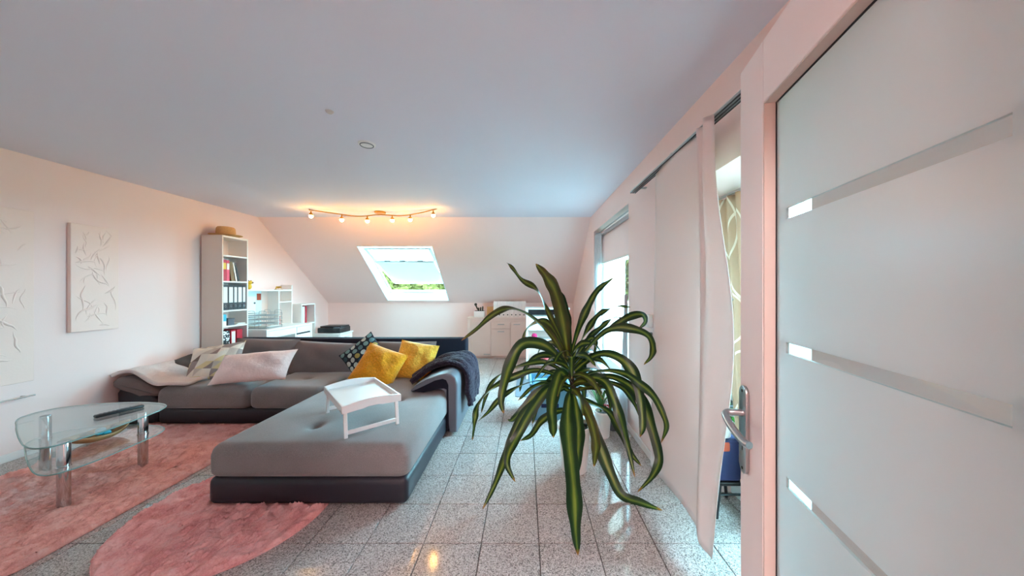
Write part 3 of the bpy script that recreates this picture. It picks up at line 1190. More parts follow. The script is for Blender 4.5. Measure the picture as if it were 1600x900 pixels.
# ------------------------------------------------------------------ blankets draped over the arms
def drape(name, label, path, y0, y1, mat, thick, amp, fr, seed, cat='blanket', skew=0.0):
    pts = catmull([Vector((p[0], 0, p[1])) for p in path], 10)
    m = len(pts)
    bm = NB()
    r = random.Random(seed)
    ph = [r.uniform(0, 6) for _ in range(8)]

    def fn(u, v):
        k = u * (m - 1)
        i = min(int(k), m - 2)
        p = pts[i].lerp(pts[i + 1], k - i)
        T = (pts[i + 1] - pts[i]).normalized()
        N = Vector((-T.z, 0, T.x))
        if N.z < -.5:
            N = -N
        w = amp * (math.sin(fr * v + ph[0] + 3 * u) + .6 * math.sin(2.3 * fr * v + ph[1] - 5 * u) + .5 * math.sin(14 * u + ph[2] + 4 * v))
        w = abs(w)
        yy = y0 + (y1 - y0) * v + .03 * math.sin(7 * u + ph[3]) * (2 * v - 1) + skew * u
        q = p + N * (w + .004)
        return (q.x, yy, q.z)
    sheet(bm, fn, 48, 26)
    o = obj(name, bm, mat, angle=80)
    solid(o, thick, 1.0 if False else 0.0)
    return tag(o, label, cat)


drape('throw_blanket', 'dark plum plush throw draped over the right armrest', [(-1.12, .425), (-1.02, .50), (-.90, .565), (-.76, .60), (-.655, .59), (-.592, .53), (-.575, .42), (-.57, .30), (-.568, .19)],
      3.12, 3.62, 'throw', .05, .018, 12, 21)
drape('blanket', 'pale folded blanket lying over the left arm of the sofa', [(-4.03, .50), (-3.97, .525), (-3.88, .53), (-3.74, .485), (-3.58, .425), (-3.45, .415), (-3.32, .410)],
      3.08, 3.72, 'blanket', .03, .008, 7, 11)

# ================================================================== BED TRAY
A = Vector((-1.16, 2.02, .390))
ex = Vector((-.407, .452, 0)).normalized()      # long side
ey = Vector((.452, .407, 0)).normalized()       # short side
TM = Matrix.Translation(A) @ Matrix(((ex.x, ey.x, 0, 0), (ex.y, ey.y, 0, 0), (0, 0, 1, 0), (0, 0, 0, 1)))
tray = thing('bed_tray', 'white folding bed tray standing on the chaise', 'tray', A)


def tpart(name, lo, hi, bev=.002):
    bm = NB()
    box(bm, lo, hi, bev, 1, TM)
    return obj(name, bm, 'tray', tray)


TLn, TWd, TZ = .56, .35, .175
tpart('panel', (.0, 0, TZ), (TLn, TWd, TZ + .008))
tpart('rim', (0, -.012, TZ - .012), (TLn, 0, TZ + .035))
tpart('rim', (0, TWd, TZ - .012), (TLn, TWd + .012, TZ + .035))
for x in (-.012, TLn):
    top = [(-.012 + (TWd + .024) * k / 12, TZ + .035 + .022 * math.sin(PI * k / 12)) for k in range(13)]
    bot = [(-.012 + (TWd + .024) * k / 12, TZ - .012 + .010 * math.sin(PI * k / 12) * (1 if k not in (5, 6, 7) else 1.6)) for k in range(12, -1, -1)]
    bm = NB()
    prism(bm, top + bot, 'x', x, x + .012)
    bmesh.ops.transform(bm, matrix=TM, verts=bm.verts)
    obj('rim', bm, 'tray', tray, 'arched short rim')
for x, sl in ((.02, -.025), (TLn - .02, .025)):
    for y in (.012, TWd - .012):
        bm = NB()
        P0, P1 = Vector((x, y, TZ - .005)), Vector((x + sl, y, 0.002))
        d = (P1 - P0)
        q = d.to_track_quat('Z', 'Y').to_matrix().to_4x4()
        box(bm, (-.011, -.008, 0), (.011, .008, d.length), .002, 1, TM @ Matrix.Translation(P0) @ q)
        lg = obj('leg', bm, 'tray', tray)
    bm = NB()
    box(bm, (x + sl * .8 - .006, .02, .022), (x + sl * .8 + .006, TWd - .02, .048), .002, 1, TM)
    obj('stretcher', bm, 'tray', tray)
for y in (-.0125,):
    bm = NB()
    for x in (.008, .028):
        cyl(bm, TM @ Vector((x, y, TZ + .002)), TM @ Vector((x, y - .003, TZ + .002)), .004, n=8)
    obj('screw', bm, 'steel', tray)

# ================================================================== RUGS


def rug(name, label, inside, bounds, outline, mat, nblade, seed, z=.014):
    t = thing(name, label, 'rug', ((bounds[0] + bounds[1]) / 2, (bounds[2] + bounds[3]) / 2, 0))
    bm = NB()
    prism(bm, outline, 'z', 0.001, z, .004, 1)
    obj('backing', bm, mat, t)
    r = np.random.default_rng(seed)
    st = .0062
    xs = np.arange(bounds[0], bounds[1] + st, st)
    ys = np.arange(bounds[2], bounds[3] + st, st)
    X, Y = np.meshgrid(xs, ys)
    ny, nx = X.shape

    def smooth(a, k):
        for _ in range(k):
            a = (a + np.roll(a, 1, 0) + np.roll(a, -1, 0) + np.roll(a, 1, 1) + np.roll(a, -1, 1)) / 5
        return a / (a.std() + 1e-9)
    wn = r.normal(size=X.shape)
    streak = wn.copy()
    for k in range(1, 5):                       # combed along a wandering direction
        streak = streak + np.roll(np.roll(wn, k, 0), k // 2, 1)
    fine = streak / streak.std()
    mid = smooth(r.normal(size=X.shape), 14)
    big = np.sin(4.3 * X + 2.1 * Y + seed) * np.cos(5.2 * Y - 1.7 * X)
    Z = z + .014 + .0040 * fine + .0055 * mid + .004 * big
    ok = inside(X, Y)
    X = X + r.normal(size=X.shape) * .0018
    Y = Y + r.normal(size=Y.shape) * .0018
    Z = np.where(ok, np.maximum(Z, z), z - .006)
    pressed = ((X > -1.95) & (Y > 1.94)) | ((X < -1.9) & (Y > 3.10))      # flattened under the sofa
    Z = np.where(pressed, np.minimum(Z, z + .002), Z)
    V = np.stack([X, Y, Z], -1).reshape(-1, 3)
    idx = np.arange(nx * ny).reshape(ny, nx)
    a, b, c, d = idx[:-1, :-1], idx[:-1, 1:], idx[1:, 1:], idx[1:, :-1]
    keep = (ok[:-1, :-1].astype(int) + ok[:-1, 1:] + ok[1:, 1:] + ok[1:, :-1]) >= 1
    Fq = np.stack([a[keep], b[keep], c[keep], d[keep]], 1)
    nf = len(Fq)
    me = bpy.data.meshes.new('pile')
    me.vertices.add(len(V))
    me.vertices.foreach_set('co', V.ravel())
    me.loops.add(4 * nf)
    me.loops.foreach_set('vertex_index', Fq.ravel())
    me.polygons.add(nf)
    me.polygons.foreach_set('loop_start', np.arange(0, 4 * nf, 4))
    me.update()
    me.shade_smooth()
    me.materials.append(MAT[mat])
    o = bpy.data.objects.new('pile', me)
    COL.objects.link(o)
    o.parent = t
    o.matrix_parent_inverse = W(t).inverted()
    o['kind'] = 'stuff'
    return t


def rrect(x0, x1, y0, y1, r, n=6):
    out = []
    for cx, cy, a0 in ((x1 - r, y1 - r, 0), (x0 + r, y1 - r, PI / 2), (x0 + r, y0 + r, PI), (x1 - r, y0 + r, 1.5 * PI)):
        for k in range(n + 1):
            a = a0 + PI / 2 * k / n
            out.append((cx + r * math.cos(a), cy + r * math.sin(a)))
    return out


RX = (-3.72, -2.42, 1.44, 3.30)


def in_rect(x, y):
    r = .08
    dx = np.maximum(np.maximum(RX[0] + r - x, x - RX[1] + r), 0)
    dy = np.maximum(np.maximum(RX[2] + r - y, y - RX[3] + r), 0)
    return np.hypot(dx, dy) < r


rug('shag_rug', 'large rectangular pink shag rug under the glass coffee table', in_rect, RX, rrect(*RX, .08), 'rug_pile', 150000, 2)
RC = (-1.76, 1.93, .53)
rug('shag_rug', 'round pink shag rug partly under the chaise', lambda x, y: np.hypot(x - RC[0], y - RC[1]) < RC[2] - .004,
    (RC[0] - RC[2], RC[0] + RC[2], RC[1] - RC[2], RC[1] + RC[2]),
    [(RC[0] + RC[2] * math.cos(2 * PI * k / 64), RC[1] + RC[2] * math.sin(2 * PI * k / 64)) for k in range(64)], 'round_rug_pile', 60000, 4)

# ================================================================== COFFEE TABLE
ct = thing('coffee_table', 'glass coffee table with rounded triangular tops and chrome legs', 'table', (-3.1, 2.2, .02))
TOP = [(-3.40, 2.11), (-3.09, 1.93), (-2.88, 1.83), (-2.77, 1.84), (-2.73, 1.98), (-2.74, 2.20), (-2.78, 2.42), (-2.90, 2.53), (-3.15, 2.565), (-3.42, 2.53), (-3.62, 2.43), (-3.61, 2.26)]
tp = catmull([Vector((a, b, 0)) for a, b in TOP], 8, True)
bm = NB()
prism(bm, [(p.x, p.y) for p in tp], 'z', .425, .435, .002, 1)
obj('glass_top', bm, 'table_glass', ct)
# bright ground edge of the glass
MAT['glass_edge'] = plain('ground_glass_edge', (124, 156, 152), 0.2, var=0.02)
bm = NB()
tube(bm, [Vector((p.x, p.y, .430)) for p in tp], .0042, 6, True)
obj('glass_rim', bm, 'glass_edge', ct, 'greenish polished glass edge')
cx_, cy_ = -3.12, 2.2
bm = NB()
lo_ = [(cx_ + (p.x - cx_) * .93 + .03, cy_ + (p.y - cy_) * .93) for p in tp]
prism(bm, lo_, 'z', .255, .263, .002, 1)
obj('glass_shelf', bm, 'table_glass', ct)
bm = NB()
tube(bm, [Vector((p[0], p[1], .259)) for p in lo_], .0038, 6, True)
obj('glass_rim', bm, 'glass_edge', ct)
for (x, y) in ((-2.82, 1.93), (-2.88, 2.38), (-3.51, 2.31)):
    bm = NB()
    lathe(bm, [(.026, .02), (.027, .024), (.027, .250), (.030, .252), (.030, .268), (.027, .270), (.027, .420), (.024, .425)], (x, y, 0), 20)
    obj('leg', bm, 'chrome', ct)
# remote control
Ra, Rb = Vector((-3.05, 2.235, .436)), Vector((-2.97, 2.455, .436))
rem = thing('remote_control', 'slim black remote control on the glass table', 'remote', Ra)
ang = math.atan2(Rb.y - Ra.y, Rb.x - Ra.x)
RMx = Matrix.Translation(Ra) @ Matrix.Rotation(ang, 4, 'Z')
bm = NB()
box(bm, (0, -.023, 0), (.235, .023, .02), .008, 3, RMx)
obj('body', bm, 'black', rem)
bm = NB()
for i in range(8):
    for j in range(3):
        box(bm, (.025 + i * .02, -.015 + j * .012, .0195), (.037 + i * .02, -.007 + j * .012, .0215), .001, 1, RMx)
obj('button', bm, 'greybox', rem)['kind'] = 'stuff'
# leaf-shaped bowl with dried things on the lower shelf
bowl = thing('wooden_bowl', 'brown boat-shaped bowl on the lower glass shelf', 'bowl', (-3.05, 2.14, .263))
BMx = Matrix.Translation((-3.07, 2.27, .264)) @ Matrix.Rotation(math.radians(84), 4, 'Z')
MAT['bowl'] = plain('bowl_wood', (176, 134, 90), .55, var=.15, scale=12)
bm = NB()


def bowl_fn(u, v):
    a = 2 * u - 1
    wdt = .105 * (1 - abs(a) ** 2.2) + .002
    ph = PI * (v - .5)
    return BMx @ Vector((a * .17, wdt * math.sin(ph), .055 - .05 * math.cos(ph) * (1 - abs(a) ** 3) + .03 * a * a))


sheet(bm, bowl_fn, 24, 12)
o = obj('shell', bm, 'bowl', bowl, angle=70)
solid(o, .006)
rr = random.Random(5)
for k in range(9):
    bm = NB()
    a = rr.uniform(-.10, .10)
    ball(bm, (a, rr.uniform(-.04, .04), .045 + rr.uniform(0, .02)), rr.uniform(.014, .024), (1.2, 1, .8), 8, 6, BMx)
    obj('filler', bm, 'cactus' if k % 3 else 'cyan', bowl)
# ================================================================== BOOKCASE ON THE LEFT WALL
BX0, BX1, BY0, BY1, BZ = -4.03, -3.77, 3.93, 4.30, 2.03
bc = thing('bookcase', 'tall narrow white bookcase behind the left end of the sofa', 'bookcase', (-3.9, 4.11, 0))
part('side_panel', bc, 'shelf_side', (BX0, BY0, 0), (BX1, BY0 + .018, BZ), .001)
part('side_panel', bc, 'white', (BX0, BY1 - .018, 0), (BX1, BY1, BZ), .001)
part('top', bc, 'white', (BX0, BY0 + .018, BZ - .025), (BX1, BY1 - .018, BZ), .001)
part('back_panel', bc, 'cream', (BX0, BY0 + .018, .06), (BX0 + .006, BY1 - .018, BZ - .025), 0)
part('plinth', bc, 'white', (BX1 - .03, BY0 + .018, 0), (BX1 - .012, BY1 - .018, .06), 0)
SHELF = [.06, .50, .885, 1.085, 1.455, 1.785]
for z in SHELF:
    part('shelf', bc, 'white', (BX0 + .006, BY0 + .018, z - .02), (BX1 - .002, BY1 - .018, z), .001)


def book(y0, w, z, h, mat, label, dep=.19, lean=0.0, spine=None, cat='book', group=None, x1=BX1 - .02):
    """a volume whose spine faces the room (+x)"""
    t = thing('book', label, cat, (x1 - dep / 2, y0 + w / 2, z), group)
    Mx = Matrix.Translation((x1, y0, z)) @ Matrix.Rotation(lean, 4, 'X')
    bm = NB()
    box(bm, (-dep, 0, 0), (0, .003, h), M=Mx)
    box(bm, (-dep, w - .003, 0), (0, w, h), M=Mx)
    box(bm, (-.004, .003, 0), (0, w - .003, h), M=Mx)
    obj('cover', bm, mat, t)
    bm = NB()
    box(bm, (-dep + .004, .0032, .003), (-.0045, w - .0032, h - .003), M=Mx)
    obj('pages', bm, 'paper', t)
    if spine:
        bm = NB()
        box(bm, (0, .004, h * .55), (.001, w - .004, h * .85), M=Mx)
        obj('spine_label', bm, spine, t)
    return t


def binder(y0, w, z, h, mat, label, lab='label', dep=.24, group=None, x1=BX1 - .012, frac=(.30, .93), ring=True, M=None, cat='binder'):
    t = thing('binder', label, cat, (x1 - dep / 2, y0 + w / 2, z), group)
    M = M or Matrix.Translation((x1, y0, z))
    bm = NB()
    box(bm, (-dep, 0, 0), (-.001, .004, h), .001, 1, M)
    box(bm, (-dep, w - .004, 0), (-.001, w, h), .001, 1, M)
    box(bm, (-.006, 0, 0), (0, w, h), .0015, 1, M)
    obj('cover', bm, mat, t)
    bm = NB()
    box(bm, (-dep + .012, .005, .004), (-.007, w - .005, h - .012), M=M)
    obj('pages', bm, 'paper', t)
    if lab:
        bm = NB()
        box(bm, (0, w * .14, h * frac[0]), (.0012, w * .86, h * frac[1]), M=M)
        obj('spine_label', bm, lab, t)
    if ring:
        bm = NB()
        ring_c = M @ Vector((.001, w / 2, h * .16))
        pts = []
        for k in range(14):
            a = 2 * PI * k / 14
            pts.append(M @ Vector((.0015, w / 2 + .0115 * math.cos(a), h * .16 + .0115 * math.sin(a))))
        tube(bm, pts, .0022, 6, True)
        obj('finger_ring', bm, 'steel', t)
    return t


y = BY0 + .022
book(y, .055, 1.455, .27, 'red', 'thick dark red book at the near end of the bookcase', spine='yellow_toy')
book(y + .058, .040, 1.455, .265, 'pinkred', 'bright pink-red book beside the dark red one', spine='paper')
book(y + .125, .045, 1.455, .25, 'brown', 'brown book leaning in the bookcase', lean=.14)
book(y + .19, .018, 1.455, .245, 'paper', 'thin pale book leaning beside the brown one', lean=.2)
book(y + .222, .022, 1.455, .24, 'binder', 'thin dark book leaning at the far end', lean=.24)
bl = ['black lever-arch binder nearest the sofa on the third shelf', 'second black binder from the near side of the shelf', 'narrow black binder in the middle of the row',
      'fourth black binder from the near side of the shelf', 'black binder at the far end of the row']
yy = BY0 + .020
for k, w in enumerate((.075, .075, .055, .072, .05)):
    binder(yy, w - .002, 1.085, .315, 'binder', bl[k], group='black binders in the bookcase')
    yy += w
# small things on the fourth shelf
b = thing('gift_card_box', 'small cyan and cream box on the bookcase shelf', 'box', (-3.84, 3.99, .885))
part('lower_part', b, 'cream', (-3.87, 3.955, .885), (-3.80, 4.02, .945), .002)
part('upper_part', b, 'cyan', (-3.87, 3.955, .945), (-3.80, 4.02, 1.03), .002)
b = thing('storage_box', 'small dark grey box on the bookcase shelf', 'box', (-3.85, 4.08, .885))
part('body', b, 'greybox', (-3.90, 4.04, .885), (-3.80, 4.13, .965), .003)
part('lid', b, 'greybox', (-3.903, 4.037, .958), (-3.797, 4.133, .975), .002)
b = thing('paper_stack', 'white papers lying on the bookcase shelf', 'papers', (-3.85, 4.2, .885))
for k in range(4):
    bm = NB()
    box(bm, (-.10, -.06, .001 + k * .005), (.09, .065, .005 + k * .005), M=Matrix.Translation((-3.87, 4.205, .885)) @ Matrix.Rotation(.1 * k - .15, 4, 'Z'))
    obj('sheet', bm, 'paper', b)
binder(BY0 + .03, .085, .50, .32, 'blossom', 'black binder printed with white blossoms on the low shelf', lab=None, ring=False)
binder(BY0 + .130, .070, .50, .32, 'red', 'red binder with a white spine on the low shelf', lab='paper', frac=(.05, .95), ring=False)
binder(BY0 + .215, .080, .50, .32, 'red', 'plain red binder at the far end of the low shelf', lab=None)

# straw hat
hat = thing('straw_hat', 'brown straw hat on top of the bookcase', 'hat', (-3.90, 4.10, BZ))
bm = NB()
lathe(bm, [(.0, .004), (.09, .006), (.13, .010), (.165, .022), (.168, .026), (.13, .016), (.095, .012), (.098, .06), (.094, .11), (.082, .128), (.05, .134), (0, .130)], (-3.885, 4.10, BZ - .003), 32)
obj('hat_body', bm, 'straw', hat)
bm = NB()
lathe(bm, [(.0965, .012), (.0965, .030), (.0945, .031), (.0945, .012)], (-3.885, 4.10, BZ), 32)
obj('hat_band', bm, 'brown', hat)

# ================================================================== DESK WITH HUTCH
DX0, DX1, DY0, DY1, DZ = -4.03, -3.55, 4.34, 5.27, .79
dk = thing('desk', 'white writing desk against the left wall', 'desk', (-3.79, 4.8, 0))
part('desktop', dk, 'white', (DX0, DY0, DZ - .025), (DX1, DY1, DZ), .002)
part('side_panel', dk, 'white', (DX0, DY0 + .002, 0), (DX1 - .002, DY0 + .03, DZ - .025), .001)
part('side_panel', dk, 'white', (DX0, DY1 - .03, 0), (DX1 - .002, DY1 - .002, DZ - .025), .001)
part('side_panel', dk, 'white', (DX0, DY1 - .37, 0), (DX1 - .012, DY1 - .345, DZ - .025), .001)
d1 = part('drawer', dk, 'white', (DX1 - .022, DY0 + .034, DZ - .125), (DX1 - .004, DY1 - .375, DZ - .030), .002)
d2 = part('drawer', dk, 'white', (DX1 - .022, DY1 - .342, DZ - .125), (DX1 - .004, DY1 - .034, DZ - .030), .002)
d3 = part('cabinet_door', dk, 'white', (DX1 - .022, DY1 - .342, .05), (DX1 - .004, DY1 - .034, DZ - .150), .002)
part('slot_shade_strip', dk, 'dark_metal', (DX1 - .03, DY1 - .340, DZ - .152), (DX1 - .012, DY1 - .036, DZ - .123), 0, label='dark strip standing in for shade in the finger slot')  # shade between drawer and door put in as a dark strip
part('back_panel', dk, 'white', (DX0, DY0 + .03, .30), (DX0 + .012, DY1 - .03, DZ - .025), 0)

hu = thing('desk_hutch', 'white open hutch with a magnetic board standing on the desk', 'hutch', (-3.93, 4.8, DZ))
HX0, HX1, HT = -4.03, -3.85, 1.345
part('side_panel', hu, 'white', (HX0, DY0 + .001, DZ), (HX1, DY0 + .02, 1.42), .001)
part('side_panel', hu, 'white', (HX0, DY1 - .06, DZ), (HX1, DY1 - .04, 1.42), .001)
part('divider', hu, 'white', (HX0 + .005, 4.935, DZ), (HX1 - .002, 4.953, HT - .022), .001)
part('shelf', hu, 'white', (HX0 + .005, 4.953, 1.14), (HX1 - .004, DY1 - .06, 1.158), .001)
part('top', hu, 'white', (HX0 + .005, DY0 + .02, HT - .022), (HX1 - .001, DY1 - .06, HT), .001)
part('back_panel', hu, 'cream', (HX0, 4.82, DZ), (HX0 + .005, DY1 - .06, HT - .022), 0)
part('magnetic_board', hu, 'board', (HX0, DY0 + .02, DZ), (HX0 + .009, 4.815, HT - .022), .001, label='pale blue magnetic board')
# note, photo and magnets on the board
def flat(name, label, cat, mat, yc, zc, w, h, x=HX0 + .0092):
    bm = NB()
    box(bm, (x, yc - w / 2, zc - h / 2), (x + .003, yc + w / 2, zc + h / 2), .0006, 1)
    return tag(obj(name, bm, mat), label, cat)


flat('photograph', 'small orange and dark photograph pinned on the desk board', 'photo', 'terracotta', 4.77, 1.235, .075, .10)
flat('note_sheet', 'white sheet of paper pinned on the desk board', 'paper', 'paper', 4.61, 1.10, .20, .29)
for k, (yc, zc, lb) in enumerate(((4.47, 1.30, 'round dark magnet at the top of the desk board'), (4.69, 1.145, 'round dark magnet below the photograph'))):
    bm = NB()
    cyl(bm, (HX0 + .0125, yc, zc), (HX0 + .022, yc, zc), .014, .012, 14)
    tag(obj('magnet', bm, 'greybox'), lb, 'magnet', 'magnets on the desk board')

# wire letter trays
lt = thing('letter_tray', 'silver wire letter tray stack on the desk', 'letter tray', (-3.75, 4.60, DZ))
for k in range(4):
    z = DZ + .012 + k * .058
    bm = NB()
    y0_, y1_, x0_, x1_ = 4.44, 4.72, -3.92, -3.62
    tube(bm, catmull([(x0_, y0_, z + .03), (x1_ - .05, y0_, z + .03), (x1_, y0_ + .03, z + .012), (x1_, y1_ - .03, z + .012), (x1_ - .05, y1_, z + .03), (x0_, y1_, z + .03)], 5, True), .0042, 6, True)
    tube(bm, catmull([(x0_, y0_, z), (x1_ - .03, y0_, z), (x1_ - .02, y0_ + .02, z), (x1_ - .02, y1_ - .02, z), (x1_ - .03, y1_, z), (x0_, y1_, z)], 5, True), .0034, 6, True)
    for q in range(9):
        yq = y0_ + (y1_ - y0_) * (q + .5) / 9
        tube(bm, [(x0_, yq, z), (x1_ - .02, yq, z)], .0018, 5)
    tr = obj('tray', bm, 'steel', lt)
for yq in (4.44, 4.72):
    for xq in (-3.90, -3.74):
        bm = NB()
        tube(bm, catmull([(xq, yq, DZ + .003), (xq, yq, DZ + .22), (xq + .02, yq, DZ + .25), (xq + .08, yq, DZ + .25), (xq + .10, yq, DZ + .22), (xq + .10, yq, DZ + .003)], 5), .0036, 6)
        obj('upright', bm, 'steel', lt)
bm = NB()
box(bm, (-3.90, 4.46, DZ + .018), (-3.66, 4.70, DZ + .030))
tag(obj('paper_stack', bm, 'paper'), 'white papers in the lowest wire letter tray', 'papers')
tag(part('notebook', None, 'red', (-3.90, 4.965, DZ + .001), (-3.86, 4.98, DZ + .13), .001), 'thin dark red notebook standing in the desk hutch', 'book')

# small figures on top of the hutch
yt = thing('toy_figure', 'yellow toy animal on top of the hutch beside the bookcase', 'toy', (-3.88, 4.44, HT))
bm = NB()
ball(bm, (-3.89, 4.45, HT + .045), .032, (1, 1, 1.35))
ball(bm, (-3.875, 4.455, HT + .10), .026)
obj('body', bm, 'yellow_toy', yt)
bm = NB()
for a in (-.02, .02):
    ball(bm, (-3.88, 4.45 + a, HT + .125), .009)
ball(bm, (-3.848, 4.462, HT + .098), .011)
obj('face', bm, 'brown', yt)
gf = thing('gold_figurine', 'small golden figurine on top of the hutch', 'figurine', (-3.92, 5.02, HT))
bm = NB()
box(bm, (-3.94, 4.96, HT), (-3.90, 5.09, HT + .008), .002, 1)
obj('base', bm, 'gold', gf)
bm = NB()
tube(bm, catmull([(-3.92, 4.97, HT + .008), (-3.92, 4.985, HT + .045), (-3.92, 5.0, HT + .03), (-3.92, 5.02, HT + .028), (-3.92, 5.05, HT + .032), (-3.92, 5.075, HT + .04)], 5), .008, 8)
for a in (5.01, 5.045, 5.07):
    ball(bm, (-3.92, a, HT + .04), .012)
obj('figures', bm, 'gold', gf)

# ================================================================== SMALL OPEN SHELF, CABINET, PRINTER
sb = thing('small_bookcase', 'low white open shelf beside the far end of the desk', 'shelf', (-3.88, 5.47, 0))
sx0, sx1, sy0, sy1, sz = -4.03, -3.75, 5.30, 5.65, 1.10
part('side_panel', sb, 'white', (sx0, sy0, 0), (sx1, sy0 + .02, sz), .001)
part('side_panel', sb, 'white', (sx0, sy1 - .02, 0), (sx1, sy1, sz), .001)
part('top', sb, 'white', (sx0, sy0 + .02, sz - .02), (sx1, sy1 - .02, sz), .001)
part('back_panel', sb, 'cream', (sx0, sy0 + .02, .05), (sx0 + .006, sy1 - .02, sz - .02), 0)
for z in (.07, .42, .77):
    part('shelf', sb, 'white', (sx0 + .006, sy0 + .02, z - .02), (sx1 - .002, sy1 - .02, z), .001)
binder(sy0 + .025, .07, .77, .28, 'bluegrey', 'blue-grey folder in the small white shelf', lab=None, x1=sx1 - .05, dep=.2, ring=False)
binder(sy0 + .10, .05, .77, .28, 'paper', 'white folder in the small white shelf', lab=None, x1=sx1 - .05, dep=.2, ring=False)
book(sy0 + .155, .03, .77, .29, 'red', 'dark red book in the small white shelf', dep=.2, x1=sx1 - .04)

pc_ = thing('drawer_cabinet', 'low white cabinet carrying the printer in the far corner', 'cabinet', (-3.47, 5.75, 0))
part('body', pc_, 'white', (-3.70, 5.55, .0), (-3.27, 5.96, .55), .002)
part('top', pc_, 'white', (-3.71, 5.54, .55), (-3.24, 5.97, .57), .002)
for z0_, z1_ in ((.03, .36), (.38, .54)):
    dd = part('drawer', pc_, 'white', (-3.27, 5.565, z0_), (-3.252, 5.945, z1_), .002)
    bm = NB()
    tube(bm, catmull([(-3.252, 5.70, z1_ - .05), (-3.235, 5.70, z1_ - .05), (-3.235, 5.81, z1_ - .05), (-3.252, 5.81, z1_ - .05)], 4), .004, 6)
    obj('handle', bm, 'steel', dd)
prn = thing('printer', 'flat black inkjet printer on the low white cabinet', 'printer', (-3.45, 5.74, .57))
bm = NB()
box(bm, (-3.67, 5.58, .572), (-3.27, 5.92, .665), .012, 3)
obj('body', bm, 'black', prn)
bm = NB()
box(bm, (-3.655, 5.63, .666), (-3.285, 5.915, .690), .008, 2)
obj('scanner_lid', bm, 'black', prn)
part('control_panel', prn, 'greybox', (-3.40, 5.583, .664), (-3.29, 5.625, .672), .002)
part('paper_slot', prn, 'dark_metal', (-3.60, 5.574, .585), (-3.34, 5.585, .615), .002)

# ================================================================== SIDEBOARD AT THE KNEE WALL
sd = thing('sideboard', 'cream sideboard with doors and a drawer at the knee wall', 'sideboard', (-.48, 6.3, 0))
ax0, ax1, ay0, ay1, az = -1.12, .16, 6.16, 6.47, .80
part('body', sd, 'cream', (ax0, ay0 + .018, .04), (ax1, ay1, az - .025), .002)
part('top', sd, 'cream', (ax0 - .008, ay0 - .006, az - .025), (ax1 + .008, ay1, az), .002)
part('plinth', sd, 'cream', (ax0 + .02, ay0 + .03, 0), (ax1 - .02, ay1, .04), 0)
part('side_strip', sd, 'cream', (ax0, ay0, .04), (ax0 + .058, ay0 + .018, az - .027), .001)


def sdoor(nm, x0, x1, z0, z1, hz, hx0, hx1):
    d = part(nm, sd, 'cream', (x0, ay0 - .004, z0), (x1, ay0 + .0175, z1), .0025)
    bm = NB()
    box(bm, (hx0, ay0 - .018, hz - .006), (hx1, ay0 - .010, hz + .006), .002, 1)
    for hx in (hx0 + .01, hx1 - .01):
        cyl(bm, (hx, ay0 - .011, hz), (hx, ay0 - .003, hz), .004, n=8)
    obj('handle', bm, 'steel', d)


sdoor('door', -1.055, -.665, .045, .715, .085, -.80, -.675)
sdoor('drawer', -.655, -.285, .585, .715, .665, -.53, -.40)
sdoor('door', -.655, -.285, .045, .575, .525, -.53, -.40)
sdoor('door', -.275, .10, .045, .715, .665, -.22, -.09)
part('side_strip', sd, 'cream', (.108, ay0, .04), (ax1, ay0 + .018, az - .027), .001)
wl = ['white binder at the left end of the row on the sideboard', 'second white binder from the left on the sideboard', 'third white binder from the left on the sideboard',
      'fourth white binder from the left on the sideboard', 'fifth white binder, just right of the middle of the row', 'sixth white binder from the left on the sideboard',
      'seventh white binder from the left on the sideboard', 'white binder at the right end of the row on the sideboard']
MAT['whitebinder'] = plain('white_binder', (240, 226, 220), .55, var=.015)
for k in range(8):
    x = -.615 + k * .080
    Mx = Matrix.Translation((x, 6.19, az)) @ Matrix.Rotation(-PI / 2, 4, 'Z')
    t = binder(0, .077, 0, .315, 'whitebinder', wl[k], lab=None, ring=False, M=Mx, group='white binders on the sideboard')
    t.location = (x, 6.3, az)
    for ch in [c for c in bpy.data.objects if c.parent == t]:
        ch.matrix_parent_inverse = W(t).inverted()
    bm = NB()
    cyl(bm, (x + .0385, 6.192, az + .05), (x + .0385, 6.1885, az + .05), .0125, n=14)
    obj('finger_hole', bm, 'black', t)
# planter with a cactus, beige card behind
pl = thing('cactus_planter', 'dark cactus in a square white pot on the sideboard', 'plant', (-.88, 6.28, az))
part('pot', pl, 'pot', (-1.0, 6.20, az), (-.80, 6.36, az + .12), .008, 2)
part('soil', pl, 'soil', (-.99, 6.21, az + .115), (-.81, 6.35, az + .124), 0)
for k, (x, h) in enumerate(((-.965, .13), (-.92, .06), (-.88, .07), (-.84, .085))):
    bm = NB()
    z = az + .118
    if k == 0:
        tube(bm, catmull([(x + .05, 6.28, z), (x + .02, 6.28, z + .05), (x, 6.28, z + .09), (x - .01, 6.28, z + .12)], 4), [.012] * 4 + [.014] * 8 + [.02], 8)
        ball(bm, (x - .012, 6.28, z + .13), .028)
    else:
        tube(bm, [(x, 6.28, z), (x, 6.28, z + h * .5), (x + .004, 6.28, z + h), (x + .004, 6.28, z + h + .01)], [.012, .016, .013, .004], 8)
    obj('cactus_stem', bm, 'cactus', pl)
tag(part('card_box', None, 'straw', (-.76, 6.33, az), (-.63, 6.40, az + .20), .003), 'beige cardboard box between the cactus and the white binders', 'box')

